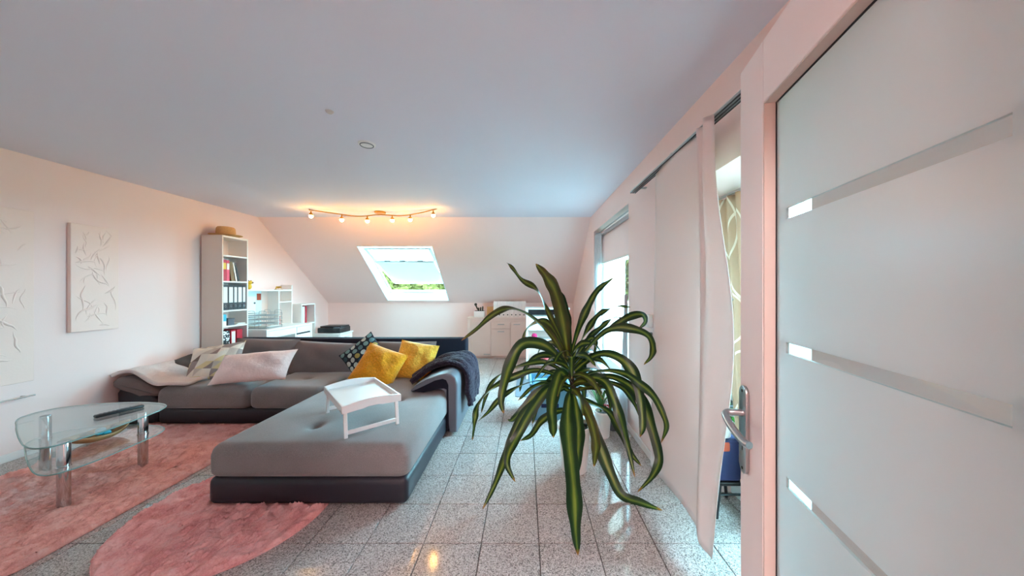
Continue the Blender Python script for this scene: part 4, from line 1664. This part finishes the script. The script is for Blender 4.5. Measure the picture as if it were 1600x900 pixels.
# ================================================================== SHOE CABINET BEHIND THE PLANT
sc_ = thing('shoe_cabinet', 'white open shoe cabinet with a flap behind the tall plant', 'cabinet', (.35, 4.88, 0))
cx0, cx1, cy0, cy1, cz = .02, .66, 4.70, 5.02, 1.07
for x in (cx0, cx1 - .03):
    for yv in (cy0, cy1 - .03):
        part('leg', sc_, 'white', (x, yv, .008), (x + .03, yv + .03, cz - .02), .002)
part('top', sc_, 'white', (cx0 - .01, cy0 - .01, cz - .02), (cx1 + .01, cy1, cz), .003)
part('back_panel', sc_, 'cream', (cx0 + .03, cy1 - .012, .20), (cx1 - .03, cy1 - .002, .93), 0)
part('back_panel', sc_, 'dark_metal', (cx0 + .03, cy1 - .012, .93), (cx1 - .03, cy1 - .002, cz - .02), 0, label='back of the top slot, painted dark for its shade')  # shade inside the slot put into the panel's dark colour
for z in (.24, .60, .945):
    part('shelf', sc_, 'white', (cx0 + .031, cy0 + .004, z - .02), (cx1 - .031, cy1 - .013, z), .002)
fl = part('flap', sc_, 'white', (cx0 + .032, cy0 - .002, .735), (cx1 - .032, cy0 + .016, .925), .003)
for x in (.15, .44):
    bm = NB()
    ball(bm, (x, cy0 - .012, .90), .014, (1, .8, .7))
    obj('knob', bm, 'black', fl)
part('side_panel', sc_, 'cream', (cx0 + .004, cy0 + .03, .24), (cx0 + .018, cy1 - .03, cz - .02), 0)
part('side_panel', sc_, 'cream', (cx1 - .018, cy0 + .03, .24), (cx1 - .004, cy1 - .03, cz - .02), 0)
bm = NB()
for k in range(26):
    a = k * 2.4
    zz_ = -.9 + 1.8 * k / 25
    r_ = math.sqrt(1 - zz_ * zz_)
    ball(bm, (.145 + .030 * r_ * math.cos(a), 4.76 + .030 * r_ * math.sin(a), .645 + .032 * zz_), .015, (1, 1, 1), 8, 6)
tag(obj('toy_ball', bm, 'magenta'), 'magenta knobbly ball on the upper shoe cabinet shelf', 'toy')


def shoe(x, label):
    t = thing('shoe', label, 'shoe', (x, 4.80, .24), 'pink shoes in the shoe cabinet')
    def ring(y, w, h, z0, n=10):
        return [(x + w * math.cos(2 * PI * k / n), y, z0 + h / 2 + h / 2 * math.sin(2 * PI * k / n)) for k in range(n)]
    secs = [ring(4.722, .012, .02, .252), ring(4.73, .034, .05, .25), ring(4.76, .042, .075, .25), ring(4.80, .042, .11, .25), ring(4.85, .038, .125, .25), ring(4.91, .036, .12, .25), ring(4.945, .02, .08, .252)]
    bm = NB()
    n = 10
    vs2 = [v for s in secs for v in s]
    fs = [(a * n + k, a * n + (k + 1) % n, (a + 1) * n + (k + 1) % n, (a + 1) * n + k) for a in range(len(secs) - 1) for k in range(n)]
    fs += [tuple(range(n)), tuple(range((len(secs) - 1) * n, len(secs) * n))]
    addmesh(bm, vs2, fs)
    obj('upper', bm, 'shoe', t, angle=70)
    bm = NB()
    prism(bm, [(x + .040 * math.cos(a), 4.833 + .118 * math.sin(a)) for a in [2 * PI * k / 20 for k in range(20)]], 'z', .241, .258, .003, 1)
    obj('sole', bm, 'paper', t)
    bm = NB()
    for k in range(4):
        tube(bm, catmull([(x - .026, 4.765 + k * .018, .318 + k * .012), (x, 4.760 + k * .018, .335 + k * .012), (x + .026, 4.765 + k * .018, .318 + k * .012)], 4), .003, 6)
    obj('laces', bm, 'paper', t)


shoe(.235, 'pink knitted shoe on the left of the pair in the cabinet')
shoe(.335, 'pink knitted shoe on the right of the pair in the cabinet')
bg_ = thing('round_bag', 'round navy bag beside the pink shoes', 'bag', (.50, 4.84, .24))
bm = NB()
ball(bm, (.50, 4.84, .335), .10, (1, .8, .95))
obj('body', bm, 'navy', bg_)
bm = NB()
tube(bm, catmull([(.44, 4.80, .41), (.46, 4.79, .48), (.50, 4.79, .50), (.54, 4.79, .48), (.56, 4.80, .41)], 5), .007, 6)
obj('handle', bm, 'navy', bg_)
# mat and blue-grey box
bm = NB()
prism(bm, rrect(-.12, .80, 3.95, 5.16, .03), 'z', .0005, .008, .002, 1)
tag(obj('floor_mat', bm, 'mat'), 'flat grey mat under the white shoe cabinet', 'mat')
bx = thing('storage_crate', 'blue-grey plastic crate on the floor behind the tall plant', 'crate', (.25, 3.45, 0))
for lo, hi in (((.06, 3.25, .001), (.46, 3.265, .36)), ((.06, 3.635, .001), (.46, 3.65, .36)), ((.06, 3.265, .001), (.075, 3.635, .36)), ((.445, 3.265, .001), (.46, 3.635, .36)), ((.075, 3.265, .001), (.445, 3.635, .015))):
    part('side_wall' if hi[2] > .1 else 'bottom', bx, 'bluegrey', lo, hi, .003)
part('rim', bx, 'bluegrey', (.05, 3.238, .34), (.47, 3.262, .375), .006, 2)
part('rim', bx, 'bluegrey', (.05, 3.638, .34), (.47, 3.662, .375), .006, 2)
part('rim', bx, 'bluegrey', (.05, 3.262, .34), (.074, 3.638, .375), .006, 2)
part('rim', bx, 'bluegrey', (.446, 3.262, .34), (.47, 3.638, .375), .006, 2)
part('handle_slot', bx, 'navy', (.17, 3.2475, .13), (.35, 3.2505, .17), .001)
o = part('folded_cloth', None, 'bluegrey', (.085, 3.28, .016), (.435, 3.62, .34), .03, 3)
tag(o, 'pale blue folded cloth filling the plastic crate', 'cloth')
# ================================================================== WALL PICTURES
def relief(name, label, y0, y1, z0, z1, th, seed, ncre):
    r = random.Random(seed)
    t = thing(name, label, 'picture', (XL, (y0 + y1) / 2, z0), 'plaster relief pictures on the left wall')
    bm = NB()
    box(bm, (XL + .001, y0, z0), (XL + th, y1, z1), .003, 1)
    obj('canvas', bm, 'canvas', t)
    cre = []
    for k in range(ncre):
        a = Vector((r.uniform(y0 + .02, y1 - .02), r.uniform(z0 + .03, z1 - .03), 0))
        ang = r.uniform(.9, 2.3) if r.random() < .7 else r.uniform(2.3, 3.6)
        pts = [a]
        for q in range(r.randint(3, 5)):
            ang += r.uniform(-.7, .7)
            L = r.uniform(.03, .075)
            pts.append(pts[-1] + Vector((math.cos(ang) * L, math.sin(ang) * L, 0)))
        pts = [p for p in pts if y0 + .008 < p.x < y1 - .008 and z0 + .01 < p.y < z1 - .01]
        if len(pts) > 2:
            cre.append(pts)
    bm = NB()
    for pts in cre:
        c = catmull([Vector((XL + th - .0025, p.x, p.y)) for p in pts], 5)
        m = len(c)
        w = r.uniform(.005, .010)
        tube(bm, c, [max(.0015, w * math.sin(PI * (i + .5) / m)) for i in range(m)], 7)
    o = obj('crease', bm, 'canvas', t, 'raised crumpled folds', 70)
    o['kind'] = 'stuff'
    return t


relief('relief_picture', 'narrow white crumpled relief canvas between the bookcase and the larger relief', 2.79, 3.12, .965, 1.94, .035, 4, 42)
relief('relief_picture', 'larger white crumpled relief at the left edge of the view', 1.70, 2.60, .60, 1.99, .008, 9, 120)
# thin rail low on the left wall
wr = thing('wall_rail', 'thin metal rail low on the left wall behind the glass table', 'rail', (XL, 2.3, .48))
bm = NB()
cyl(bm, (XL + .03, 1.70, .485), (XL + .03, 2.59, .485), .006, n=10)
obj('rod', bm, 'steel', wr)
for yv in (1.8, 2.54):
    bm = NB()
    cyl(bm, (XL, yv, .485), (XL + .03, yv, .485), .009, n=10)
    obj('bracket', bm, 'steel', wr)

# ================================================================== CEILING THINGS
tl_ = thing('track_light', 'wavy spotlight rail with six glowing warm bulbs on the ceiling', 'lamp', (-2.1, 4.40, ZC))
def trk(px, py, d=4.40):
    return PX(px, py, d)
path = [trk(483, 328, 4.30), trk(520, 333, 4.36), trk(560, 338, 4.42), trk(592, 335.5, 4.46), trk(625, 337, 4.44), trk(650, 334, 4.38), trk(682, 326.5, 4.30)]
bm = NB()
tube(bm, catmull(path, 8), .007, 8)
obj('rod', bm, 'gold', tl_)
bm = NB()
c = trk(594, 333, 4.46)
lathe(bm, [(.07, c.z - .005), (.075, c.z), (.075, ZC)], (c.x, c.y, 0), 24)
obj('ceiling_rose', bm, 'gold', tl_)
for px in (483, 682):
    bm = NB()
    p = trk(px, 327, 4.30)
    cyl(bm, (p.x, p.y, p.z), (p.x, p.y, ZC), .008, n=10)
    obj('support', bm, 'gold', tl_)
for px, py, d in ((486, 330, 4.30), (534, 336, 4.38), (574, 338, 4.44), (613, 337, 4.45), (641, 336, 4.41), (677, 329, 4.31)):
    p = trk(px, py, d)
    bm = NB()
    cyl(bm, (p.x, p.y, p.z), (p.x, p.y, p.z - .028), .009, n=10)
    lathe(bm, [(.012, -.026), (.022, -.034), (.026, -.058), (.022, -.058), (.018, -.036), (.008, -.030)], p, 14)
    hd = obj('lamp_holder', bm, 'gold', tl_)
    bm = NB()
    ball(bm, (p.x, p.y, p.z - .066), .025, (1, 1, 1.05))
    obj('bulb', bm, 'bulb', hd, 'glowing warm bulb')
dl = thing('smoke_detector', 'small round white ceiling fitting with a dark ring', 'ceiling fitting', (-1.19, 2.376, ZC))
bm = NB()
lathe(bm, [(0, ZC - .016), (.030, ZC - .016), (.034, ZC - .012), (.058, ZC - .008), (.062, ZC)], (-1.19, 2.376, 0), 28)
obj('cover', bm, 'white', dl)
bm = NB()
tube(bm, [(-1.19 + .046 * math.cos(2 * PI * k / 28), 2.376 + .046 * math.sin(2 * PI * k / 28), ZC - .011) for k in range(28)], .0035, 6, True)
obj('ring', bm, 'greybox', dl)
cr = thing('ceiling_blur_disc', 'tiny pale disc standing in for a pinkish blur on the ceiling', 'disc', (-1.20, 1.94, ZC))  # disc added where only a pinkish blur lies on the ceiling
bm = NB()
lathe(bm, [(0, ZC - .012), (.014, ZC - .012), (.022, ZC - .004), (.024, ZC)], (-1.20, 1.94, 0), 20)
obj('blur_disc', bm, 'bead', cr)

# ================================================================== CURTAINS, BLIND, SWITCH
rl = thing('curtain_rail', 'three-track metal curtain rail high on the right wall', 'rail', (.93, 2.0, 2.17))
for k, x in enumerate((.900, .918, .936)):
    bm = NB()
    box(bm, (x - .006, 1.05, 2.166), (x + .006, 2.68, 2.176), .002, 1)
    tr = obj('track', bm, 'steel', rl)
    bm = NB()
    box(bm, (x - .003, 1.05, 2.1635), (x + .003, 2.68, 2.1665))
    obj('groove', bm, 'black', tr)
bm = NB()
box(bm, (.892, 1.05, 2.176), (.944, 2.68, 2.180), .001, 1)
obj('cover_strip', bm, 'white', rl)
for yv in (1.3, 1.95, 2.6):
    part('bracket', rl, 'steel', (.90, yv - .015, 2.180), (XR, yv + .015, 2.190), .001)


def panel(name, label, fx, y0, y1, z0, z1, mat, nu=30, nv=40, thick=.003):
    bm = NB()
    sheet(bm, lambda u, v: fx(u, v, y0 + (y1 - y0) * u, z0 + (z1 - z0) * v), nu, nv)
    o = obj(name, bm, mat, angle=80)
    solid(o, thick)
    return tag(o, label, 'curtain')


def pf(u, v, y, z):
    low = (1 - v) ** 2
    return (.915 + .010 * math.sin(5 * u + 2 * v) - .035 * low * (1 - .4 * u), y, z + .01 * math.sin(4 * u))


panel('panel_curtain', 'wide flat white panel curtain hanging from the rail', pf, 1.56, 2.22, .12, 2.165, 'curtain')


def pf2(u, v, y, z):
    # nearer panel: narrow at the top, swelling in the middle, pulled to a point at the hem
    b = math.sin(PI * v) ** .8
    ynear = 1.46 - .075 * b + .03 * math.sin(9 * v)
    yfar = 1.60
    yv = ynear + (yfar - ynear) * u
    xx = .885 + .022 * math.sin(7 * u + 3 * v) * (.4 + v) - .02 * (1 - v) + .02 * (1 - u) ** 2 * math.sin(6 * v)
    zz = z - .03 * math.sin(PI * u) * (1 - v) - .05 * (1 - v) ** 3 * (1 - u)
    return (xx, yv, zz)


panel('panel_curtain', 'narrow white curtain with a wavy edge nearest the door', pf2, 1.4, 1.6, .15, 2.165, 'curtain', 20, 50)


def pf3(u, v, y, z):
    # loop-print curtain pulled aside by a tie-back
    y0 = 1.70
    edge = 2.08 - .135 * max(0.0, 1.95 - z) - .03 * math.exp(-((z - 1.22) / .12) ** 2)
    yv = y0 + (edge - y0) * u
    xx = 1.275 + .018 * math.sin(24 * u) + .006 * math.sin(40 * u + 3 * v)
    return (xx, yv, z)


cu = panel('tied_curtain', 'beige curtain printed with pale loops in the balcony door niche', pf3, 1.2, 2.0, .05, 1.93, 'loops', 60, 40)
rd = thing('curtain_rod', 'slim metal rod carrying the loop-print curtain', 'rod', (1.27, 1.6, 1.94))
bm = NB()
cyl(bm, (1.275, W2[0] + .001, 1.942), (1.275, W2[1] - .001, 1.942), .008, n=10)
obj('rod', bm, 'steel', rd)
bm = NB()
pts = [(1.275 + .045 * math.cos(2 * PI * k / 20), 1.955 + .055 * math.cos(2 * PI * k / 20 + .4), 1.24 + .05 * math.sin(2 * PI * k / 20)) for k in range(20)]
tube(bm, pts, .006, 8, True)
tag(obj('curtain_tieback', bm, 'steel'), 'grey loop tie-back around the beige curtain', 'tieback')

# roller blind and sheers at window_1
rb = thing('roller_blind', 'pale pink roller blind half lowered in the window', 'blind', (1.06, 3.8, 2.1))
bm = NB()
cyl(bm, (1.06, 3.06, 2.10), (1.06, 4.54, 2.10), .022, n=14)
obj('tube', bm, 'steel', rb)
bm = NB()
box(bm, (1.080, 3.08, 1.72), (1.083, 4.50, 2.10))
obj('cloth', bm, 'blind', rb)
part('bottom_bar', rb, 'white', (1.076, 3.08, 1.70), (1.087, 4.50, 1.722), .003)
bm = NB()
cyl(bm, (1.03, 4.47, 2.13), (1.03, 3.06, 2.13), .009, n=10)
ball(bm, (1.03, 4.49, 2.13), .022)
tag(obj('curtain_rod', bm, 'steel'), 'thin curtain rod across the top of the window', 'rod')


def gath(y0, y1, top, bot, amp, fr):
    def f(u, v, y, z):
        yy = y0 + (y1 - y0) * u
        return (1.025 + amp * math.sin(fr * u) + .008 * math.sin(9 * v + 4 * u), yy + .03 * (1 - v) * (u - .5), z)
    return f


panel('sheer_curtain', 'white sheer curtain gathered at the far side of the window', gath(4.30, 4.54, 0, 0, .018, 30), 0, 1, .33, 2.12, 'sheer', 50, 30, .002)
panel('sheer_curtain', 'white sheer curtain gathered at the near side of the window', lambda u, v, y, z: (.97 + .016 * math.sin(26 * u), 3.02 + .22 * u * (1 - v) ** 1.2, z), 0, 1, .05, 1.30, 'sheer', 40, 24, .002)
# wall switch
sw = thing('light_switch', 'small white switch box on the right wall beside the curtain', 'switch', (XR, 2.53, 1.06))
part('box', sw, 'white', (XR - .035, 2.46, 1.05), (XR, 2.53, 1.15), .004, 2)
part('button', sw, 'greybox', (XR - .039, 2.475, 1.095), (XR - .034, 2.505, 1.135), .002)
bm = NB()
cyl(bm, (XR - .0, 2.48, 1.00), (XR - .03, 2.48, 1.00), .012, n=12)
tag(obj('wall_socket', bm, 'greybox'), 'small dark knob below the wall switch', 'knob')

# ================================================================== BIG DRACAENA
PB = Vector((.372, 2.37, 0))
dp = thing('dracaena', 'tall dracaena with long drooping striped leaves in a white pot', 'plant', PB)
bm = NB()
lathe(bm, [(0, .0), (.088, .0), (.094, .006), (.118, .30), (.128, .31), (.130, .335), (.126, .342), (.116, .340), (.113, .315), (.0, .315)], PB, 32)
obj('pot', bm, 'pot', dp, 'round white ceramic pot')
bm = NB()
lathe(bm, [(.112, .312), (.06, .325), (0, .33)], PB, 24)
rs = random.Random(3)
for k in range(60):
    a, r_ = rs.uniform(0, 6.28), rs.uniform(0, .1)
    ball(bm, (PB.x + r_ * math.cos(a), PB.y + r_ * math.sin(a), .322 + rs.uniform(0, .01)), rs.uniform(.006, .013), (1, 1, .7), 6, 4)
obj('soil', bm, 'soil', dp)
CT = Vector((.345, 2.37, .84))
bm = NB()
cane = catmull([(PB.x, PB.y, .31), (.365, 2.37, .5), (.352, 2.375, .7), CT], 8)
tube(bm, cane, [.022 - .006 * i / (len(cane) - 1) + .0015 * math.sin(i * 2.1) for i in range(len(cane))], 10)
obj('cane', bm, 'trunk', dp)


def leaf(pts, d1, wid, face=.5, tw=0.0, twf=1.0, ph=0.0, d0=2.36, dm=None, pw=1.0):
    """leaf through picture points; depth eases from d0 at the cane to d1 at the tip (dm: depth halfway)"""
    n = len(pts)
    P = []
    acc = [0.0]
    for a, b in zip(pts[:-1], pts[1:]):
        acc.append(acc[-1] + math.hypot(a[0] - b[0], a[1] - b[1]))
    for (px, py), s in zip(pts, acc):
        t = s / acc[-1]
        d = d0 + (d1 - d0) * t ** pw
        if dm is not None:
            d += (dm - (d0 + d1) / 2) * 4 * t * (1 - t)
        p = PX(px, py, d)
        p.z = max(p.z, .012)
        P.append(p)
    C = catmull(P, 6)
    m = len(C)
    bm = NB()
    uvl = bm.loops.layers.uv.verify()
    rows = []
    camv = Vector((0, 0, H))
    wob = (pts[-1][0] * .37 + pts[-1][1] * .11) % 6.28
    for i, p in enumerate(C):
        t = i / (m - 1)
        T = (C[min(i + 1, m - 1)] - C[max(i - 1, 0)]).normalized()
        pref = (camv - p).normalized() * face + Vector((0, 0, 1)) * (1 - face)
        S = T.cross(pref)
        if S.length < 1e-3:
            S = T.cross(Vector((0, 1, 0)))
        S.normalize()
        N = S.cross(T)
        a = tw * math.sin(twf * 2 * PI * t + ph) + .16 * math.sin(11 * t + wob)
        S2 = S * math.cos(a) + N * math.sin(a)
        N2 = N * math.cos(a) - S * math.sin(a)
        w = wid * min(1.0, .42 + 1.9 * t) * max(1 - t ** 3.2, 0.0) ** .75 * .5 + .0012
        w *= 1 + .10 * math.sin(17 * t + wob) + .06 * math.sin(31 * t + 2 * wob)
        row = []
        for k, uu in enumerate((-1, -.5, 0, .5, 1)):
            fold = .22 * abs(uu) * w
            row.append(bm.verts.new(p + S2 * (uu * w) + N2 * fold))
        rows.append(row)
    for i in range(m - 1):
        for k in range(4):
            f = bm.faces.new((rows[i][k], rows[i][k + 1], rows[i + 1][k + 1], rows[i + 1][k]))
            for lp, (kk, ii) in zip(f.loops, ((k, i), (k + 1, i), (k + 1, i + 1), (k, i + 1))):
                lp[uvl].uv = (kk / 4, ii / (m - 1))
    return obj('leaf', bm, 'leaf', dp, angle=80, normals=False)


LEAVES = [
    # (points, tip depth, width, facing, twist, twist freq, phase)
    ([(888, 560), (880, 505), (868, 458), (852, 430), (837, 412)], 2.18, .098, .85, .15, 1, 0),
    ([(888, 556), (872, 518), (852, 480), (838, 453), (816, 437), (802, 420), (791, 410)], 2.25, .05, .7, 1.2, 1.6, .6),
    ([(891, 555), (886, 505), (880, 472), (871, 449)], 2.55, .07, .8, .3, 1, 0),
    ([(893, 552), (905, 512), (920, 476), (935, 452), (960, 433)], 2.45, .056, .7, .5, 1, .5),
    ([(895, 560), (914, 523), (932, 494), (950, 484), (970, 479), (985, 480)], 2.50, .045, .6, 1.2, 1.8, 0),
    ([(896, 564), (920, 528), (938, 512), (955, 499), (968, 497), (978, 502)], 2.62, .045, .55, 1.2, 1.6, 1),
    ([(896, 566), (935, 528), (962, 508), (985, 494), (1004, 492), (1008, 503), (998, 514)], 2.30, .056, .55, .7, 1.3, .4),
    ([(897, 570), (938, 524), (965, 512), (992, 515), (1013, 525), (1020, 543), (1017, 558), (1006, 570)], 2.12, .058, .55, .5, 1.2, 2),
    ([(898, 580), (922, 560), (945, 553), (970, 561), (988, 580), (998, 608), (1003, 640), (1004, 668), (1000, 683)], 2.02, .078, .7, .25, 1, 0),
    ([(899, 590), (940, 580), (975, 584), (1003, 602), (1022, 620), (1036, 648), (1041, 668), (1033, 692)], 1.86, .052, .6, .4, 1.2, 1),
    ([(899, 598), (945, 588), (980, 600), (1004, 628), (1018, 668), (1028, 704), (1029, 724), (1018, 746), (996, 769)], 1.92, .070, .75, .3, 1, .8),
    ([(898, 602), (925, 590), (945, 597), (958, 622), (970, 655), (981, 697), (992, 746)], 1.95, .072, .75, .2, 1, 0),
    ([(899, 618), (928, 632), (952, 645), (970, 675), (986, 708), (1002, 728)], 2.12, .055, .6, .3, 1, 0),
    ([(895, 612), (908, 625), (922, 655), (938, 700), (956, 745), (972, 774), (1003, 786), (1035, 801)], 1.91, .080, .7, .2, 1, 0),
    ([(892, 612), (888, 632), (888, 680), (893, 730), (898, 785), (900, 830), (903, 868)], 1.585, .105, .9, .08, 1, 0),
    ([(894, 606), (899, 628), (904, 668), (903, 705), (896, 745), (893, 762)], 1.92, .085, .9, .15, 1, 1),
    ([(897, 612), (908, 626), (922, 655), (931, 690), (930, 712), (928, 729)], 2.02, .070, .75, .2, 1, 0),
    ([(886, 592), (876, 582), (867, 606), (862, 638), (864, 668), (865, 684)], 2.02, .088, .85, .15, 1, 0),
    ([(884, 602), (856, 608), (830, 642), (809, 680), (796, 706), (793, 728), (805, 753)], 1.98, .070, .75, .25, 1, 0),
    ([(882, 606), (848, 620), (818, 650), (800, 685), (790, 715), (773, 758), (754, 797)], 1.92, .068, .75, .3, 1, .5),
    ([(884, 592), (840, 578), (800, 590), (768, 608), (748, 632), (742, 655), (740, 670), (738, 688)], 2.15, .048, .55, .9, 1.5, 0),
    ([(885, 572), (858, 544), (832, 535), (812, 541), (797, 570), (787, 603), (783, 628), (787, 646)], 2.10, .086, .75, .2, 1, 0),
    ([(886, 566), (862, 525), (832, 497), (806, 484), (786, 484), (765, 495), (744, 514), (721, 532)], 2.20, .060, .65, .9, 1.0, 2.6),
    ([(887, 560), (870, 522), (856, 505), (843, 502), (826, 512), (818, 528), (816, 548)], 2.72, .055, .55, .5, 1, 0),
    ([(884, 582), (852, 566), (820, 570), (790, 582), (768, 600), (758, 622), (752, 645)], 2.50, .050, .5, .7, 1.3, 1),
    ([(882, 598), (838, 596), (808, 606), (782, 622), (762, 645), (745, 660)], 2.32, .042, .45, .8, 1.4, 2),
    ([(885, 640), (866, 644), (846, 658), (830, 680), (813, 689)], 2.20, .055, .6, .3, 1, 0),
    ([(883, 600), (854, 604), (832, 622), (812, 645), (800, 657), (793, 656)], 2.20, .060, .6, .3, 1, 0),
    ([(896, 560), (905, 546), (910, 560), (912, 600), (914, 645)], 2.80, .065, .85, .15, 1, 0),
    ([(897, 562), (914, 538), (925, 528), (931, 538), (928, 556)], 2.45, .045, .8, .3, 1, 0),
    ([(886, 575), (860, 556), (838, 558), (822, 575), (815, 598), (812, 612)], 2.75, .050, .6, .3, 1, 0),
    ([(885, 590), (865, 590), (848, 612), (838, 640), (832, 662)], 2.60, .055, .7, .2, 1, 0),
    ([(897, 590), (915, 580), (935, 590), (950, 615), (955, 648)], 2.75, .055, .7, .2, 1, 0),
    ([(892, 570), (880, 548), (862, 535), (845, 545), (838, 562)], 2.85, .05, .6, .3, 1, 0),
    ([(898, 600), (925, 605), (950, 598), (975, 608), (992, 632), (1000, 655)], 2.42, .045, .5, .6, 1.2, 0),
]
rs = random.Random(17)
for k in range(22):                      # short inner leaves clothing the top of the cane
    a = k * 2.399
    zb = .56 + .30 * k / 21
    L = rs.uniform(.22, .40) * (1.15 - .3 * k / 21)
    up = rs.uniform(.55, .95) if k > 10 else rs.uniform(.15, .5)
    b0 = Vector((.352, 2.372, zb))
    hd = Vector((math.cos(a), math.sin(a), 0))
    pts3 = [b0, b0 + hd * L * .28 + Vector((0, 0, L * .32 * up)), b0 + hd * L * .65 + Vector((0, 0, L * .42 * up - .02)), b0 + hd * L * .95 + Vector((0, 0, L * (.30 * up - .25)))]
    pp = [(820 + p.x / p.y * F, 452 + (H - p.z) / p.y * F) for p in pts3]
    LEAVES.append((pp, pts3[-1].y, rs.uniform(.045, .062), rs.uniform(.2, .5), rs.uniform(.1, .4), 1, rs.uniform(0, 3)))
for a in LEAVES:
    leaf(*a)

# small pot with a red flower
fp = thing('flower_pot', 'small white pot with a red flower by the right wall', 'plant', (.716, 2.90, 0))
bm = NB()
lathe(bm, [(0, .0), (.056, .0), (.060, .005), (.074, .215), (.078, .22), (.078, .235), (.071, .235), (.069, .205), (0, .205)], (.716, 2.90, 0), 26)
obj('pot', bm, 'pot', fp)
bm = NB()
lathe(bm, [(.069, .204), (.03, .215), (0, .216)], (.716, 2.90, 0), 20)
obj('soil', bm, 'soil', fp)
bm = NB()
rs = random.Random(8)
for k in range(34):
    a, e = rs.uniform(0, 6.28), rs.uniform(-.4, 1.2)
    p = Vector((.742 + .032 * math.cos(a) * math.cos(e), 2.885 + .032 * math.sin(a) * math.cos(e), .262 + .032 * math.sin(e)))
    ball(bm, p, .012, (1, 1, .6), 6, 4)
obj('blossom', bm, 'redflower', fp)
for k in range(12):
    a = k * 2.4
    L = rs.uniform(.16, .34)
    c0 = Vector((.70, 2.91, .21))
    dirv = Vector((math.cos(a) * .35, math.sin(a) * .35, 1))
    bm = NB()
    q = catmull([c0, c0 + dirv * L * .5, c0 + dirv * L + Vector((math.cos(a), math.sin(a), 0)) * .06], 5)
    S = Vector((-math.sin(a), math.cos(a), 0))
    m = len(q)
    vs2, fs = [], []
    for i, p in enumerate(q):
        w = .010 * math.sin(PI * (i + .6) / (m + .2))
        vs2 += [p - S * w, p + S * w]
    for i in range(m - 1):
        fs.append((2 * i, 2 * i + 1, 2 * i + 3, 2 * i + 2))
    addmesh(bm, vs2, fs)
    o = obj('leaf', bm, 'smallleaf', fp)
    solid(o, .002)
# dark thing at the corner under the window
bg2 = thing('dark_bag', 'small dark grey bag on the floor beside the red flower pot', 'bag', (.86, 3.0, 0))
part('body', bg2, 'greybox', (.80, 2.98, 0), (.92, 3.10, .20), .03, 3)
bm = NB()
tube(bm, catmull([(.82, 3.02, .19), (.83, 3.02, .25), (.89, 3.02, .25), (.90, 3.02, .19)], 5), .006, 6)
obj('handle', bm, 'black', bg2)

# ================================================================== STAND IN THE NICHE
stn = thing('plant_stool', 'black folding stool in the niche behind the curtain', 'stool', (1.22, 1.97, 0))
for x, sgn in ((1.13, 1), (1.31, -1)):
    for yv in (1.86, 2.05):
        bm = NB()
        tube(bm, [(x, yv, .001), (x + sgn * .02, yv, .20)], .010, 8)
        obj('leg', bm, 'black', stn)
part('seat', stn, 'black', (1.12, 1.84, .20), (1.33, 2.07, .22), .004)
tube_b = NB()
tube(tube_b, [(1.14, 1.86, .14), (1.30, 1.86, .14)], .007, 8)
obj('stretcher', tube_b, 'black', stn)
fb = thing('fabric_basket', 'navy fabric basket on the black stool', 'basket', (1.22, 1.95, .22))
part('body', fb, 'navy', (1.125, 1.845, .221), (1.325, 2.065, .46), .02, 3)
part('band', fb, 'terracotta', (1.122, 1.842, .40), (1.20, 1.90, .452), .006, 2, 'orange printed corner')
gp = thing('potted_ivy', 'leafy green plant in a pale pot on the navy basket', 'plant', (1.22, 1.93, .46))
bm = NB()
lathe(bm, [(0, .461), (.05, .461), (.065, .55), (.06, .55), (.05, .53), (0, .53)], (1.20, 1.93, 0), 20)
obj('pot', bm, 'pot', gp)
rs = random.Random(12)
lm = NB()
ball(lm, (0, 0, 0), .03, (.7, 1.3, .12), 8, 5)
l0 = None
for k in range(26):
    a = rs.uniform(0, 6.28)
    r_ = rs.uniform(.02, .085)
    if l0 is None:
        o = obj('leaf', lm, 'smallleaf', gp, local=True)
        l0 = o
    else:
        o = bpy.data.objects.new('leaf', l0.data)
        COL.objects.link(o)
        o.parent = gp
    o.location = (1.20 - 1.22 + r_ * math.cos(a), r_ * math.sin(a), rs.uniform(.03, .17))
    o.rotation_euler = (rs.uniform(-.9, .9), rs.uniform(-.9, .9), a)
wc = thing('watering_can', 'black watering can with a hooped handle on the window ledge of the niche', 'watering can', (1.24, 2.0, .63))
bm = NB()
lathe(bm, [(0, .640), (.05, .640), (.055, .70), (.045, .74), (.03, .745), (0, .745)], (1.245, 2.01, 0), 20)
obj('body', bm, 'black', wc)
bm = NB()
tube(bm, catmull([(1.20, 2.0, .735), (1.185, 1.99, .80), (1.22, 1.99, .835), (1.26, 2.0, .80), (1.27, 2.01, .74)], 5), .007, 7)
obj('handle', bm, 'black', wc)
sp_ = part('ledge', None, 'black', (1.15, 1.93, .622), (1.33, 2.095, .638), .003)
tag(sp_, 'narrow black ledge fixed to the niche wall', 'ledge')
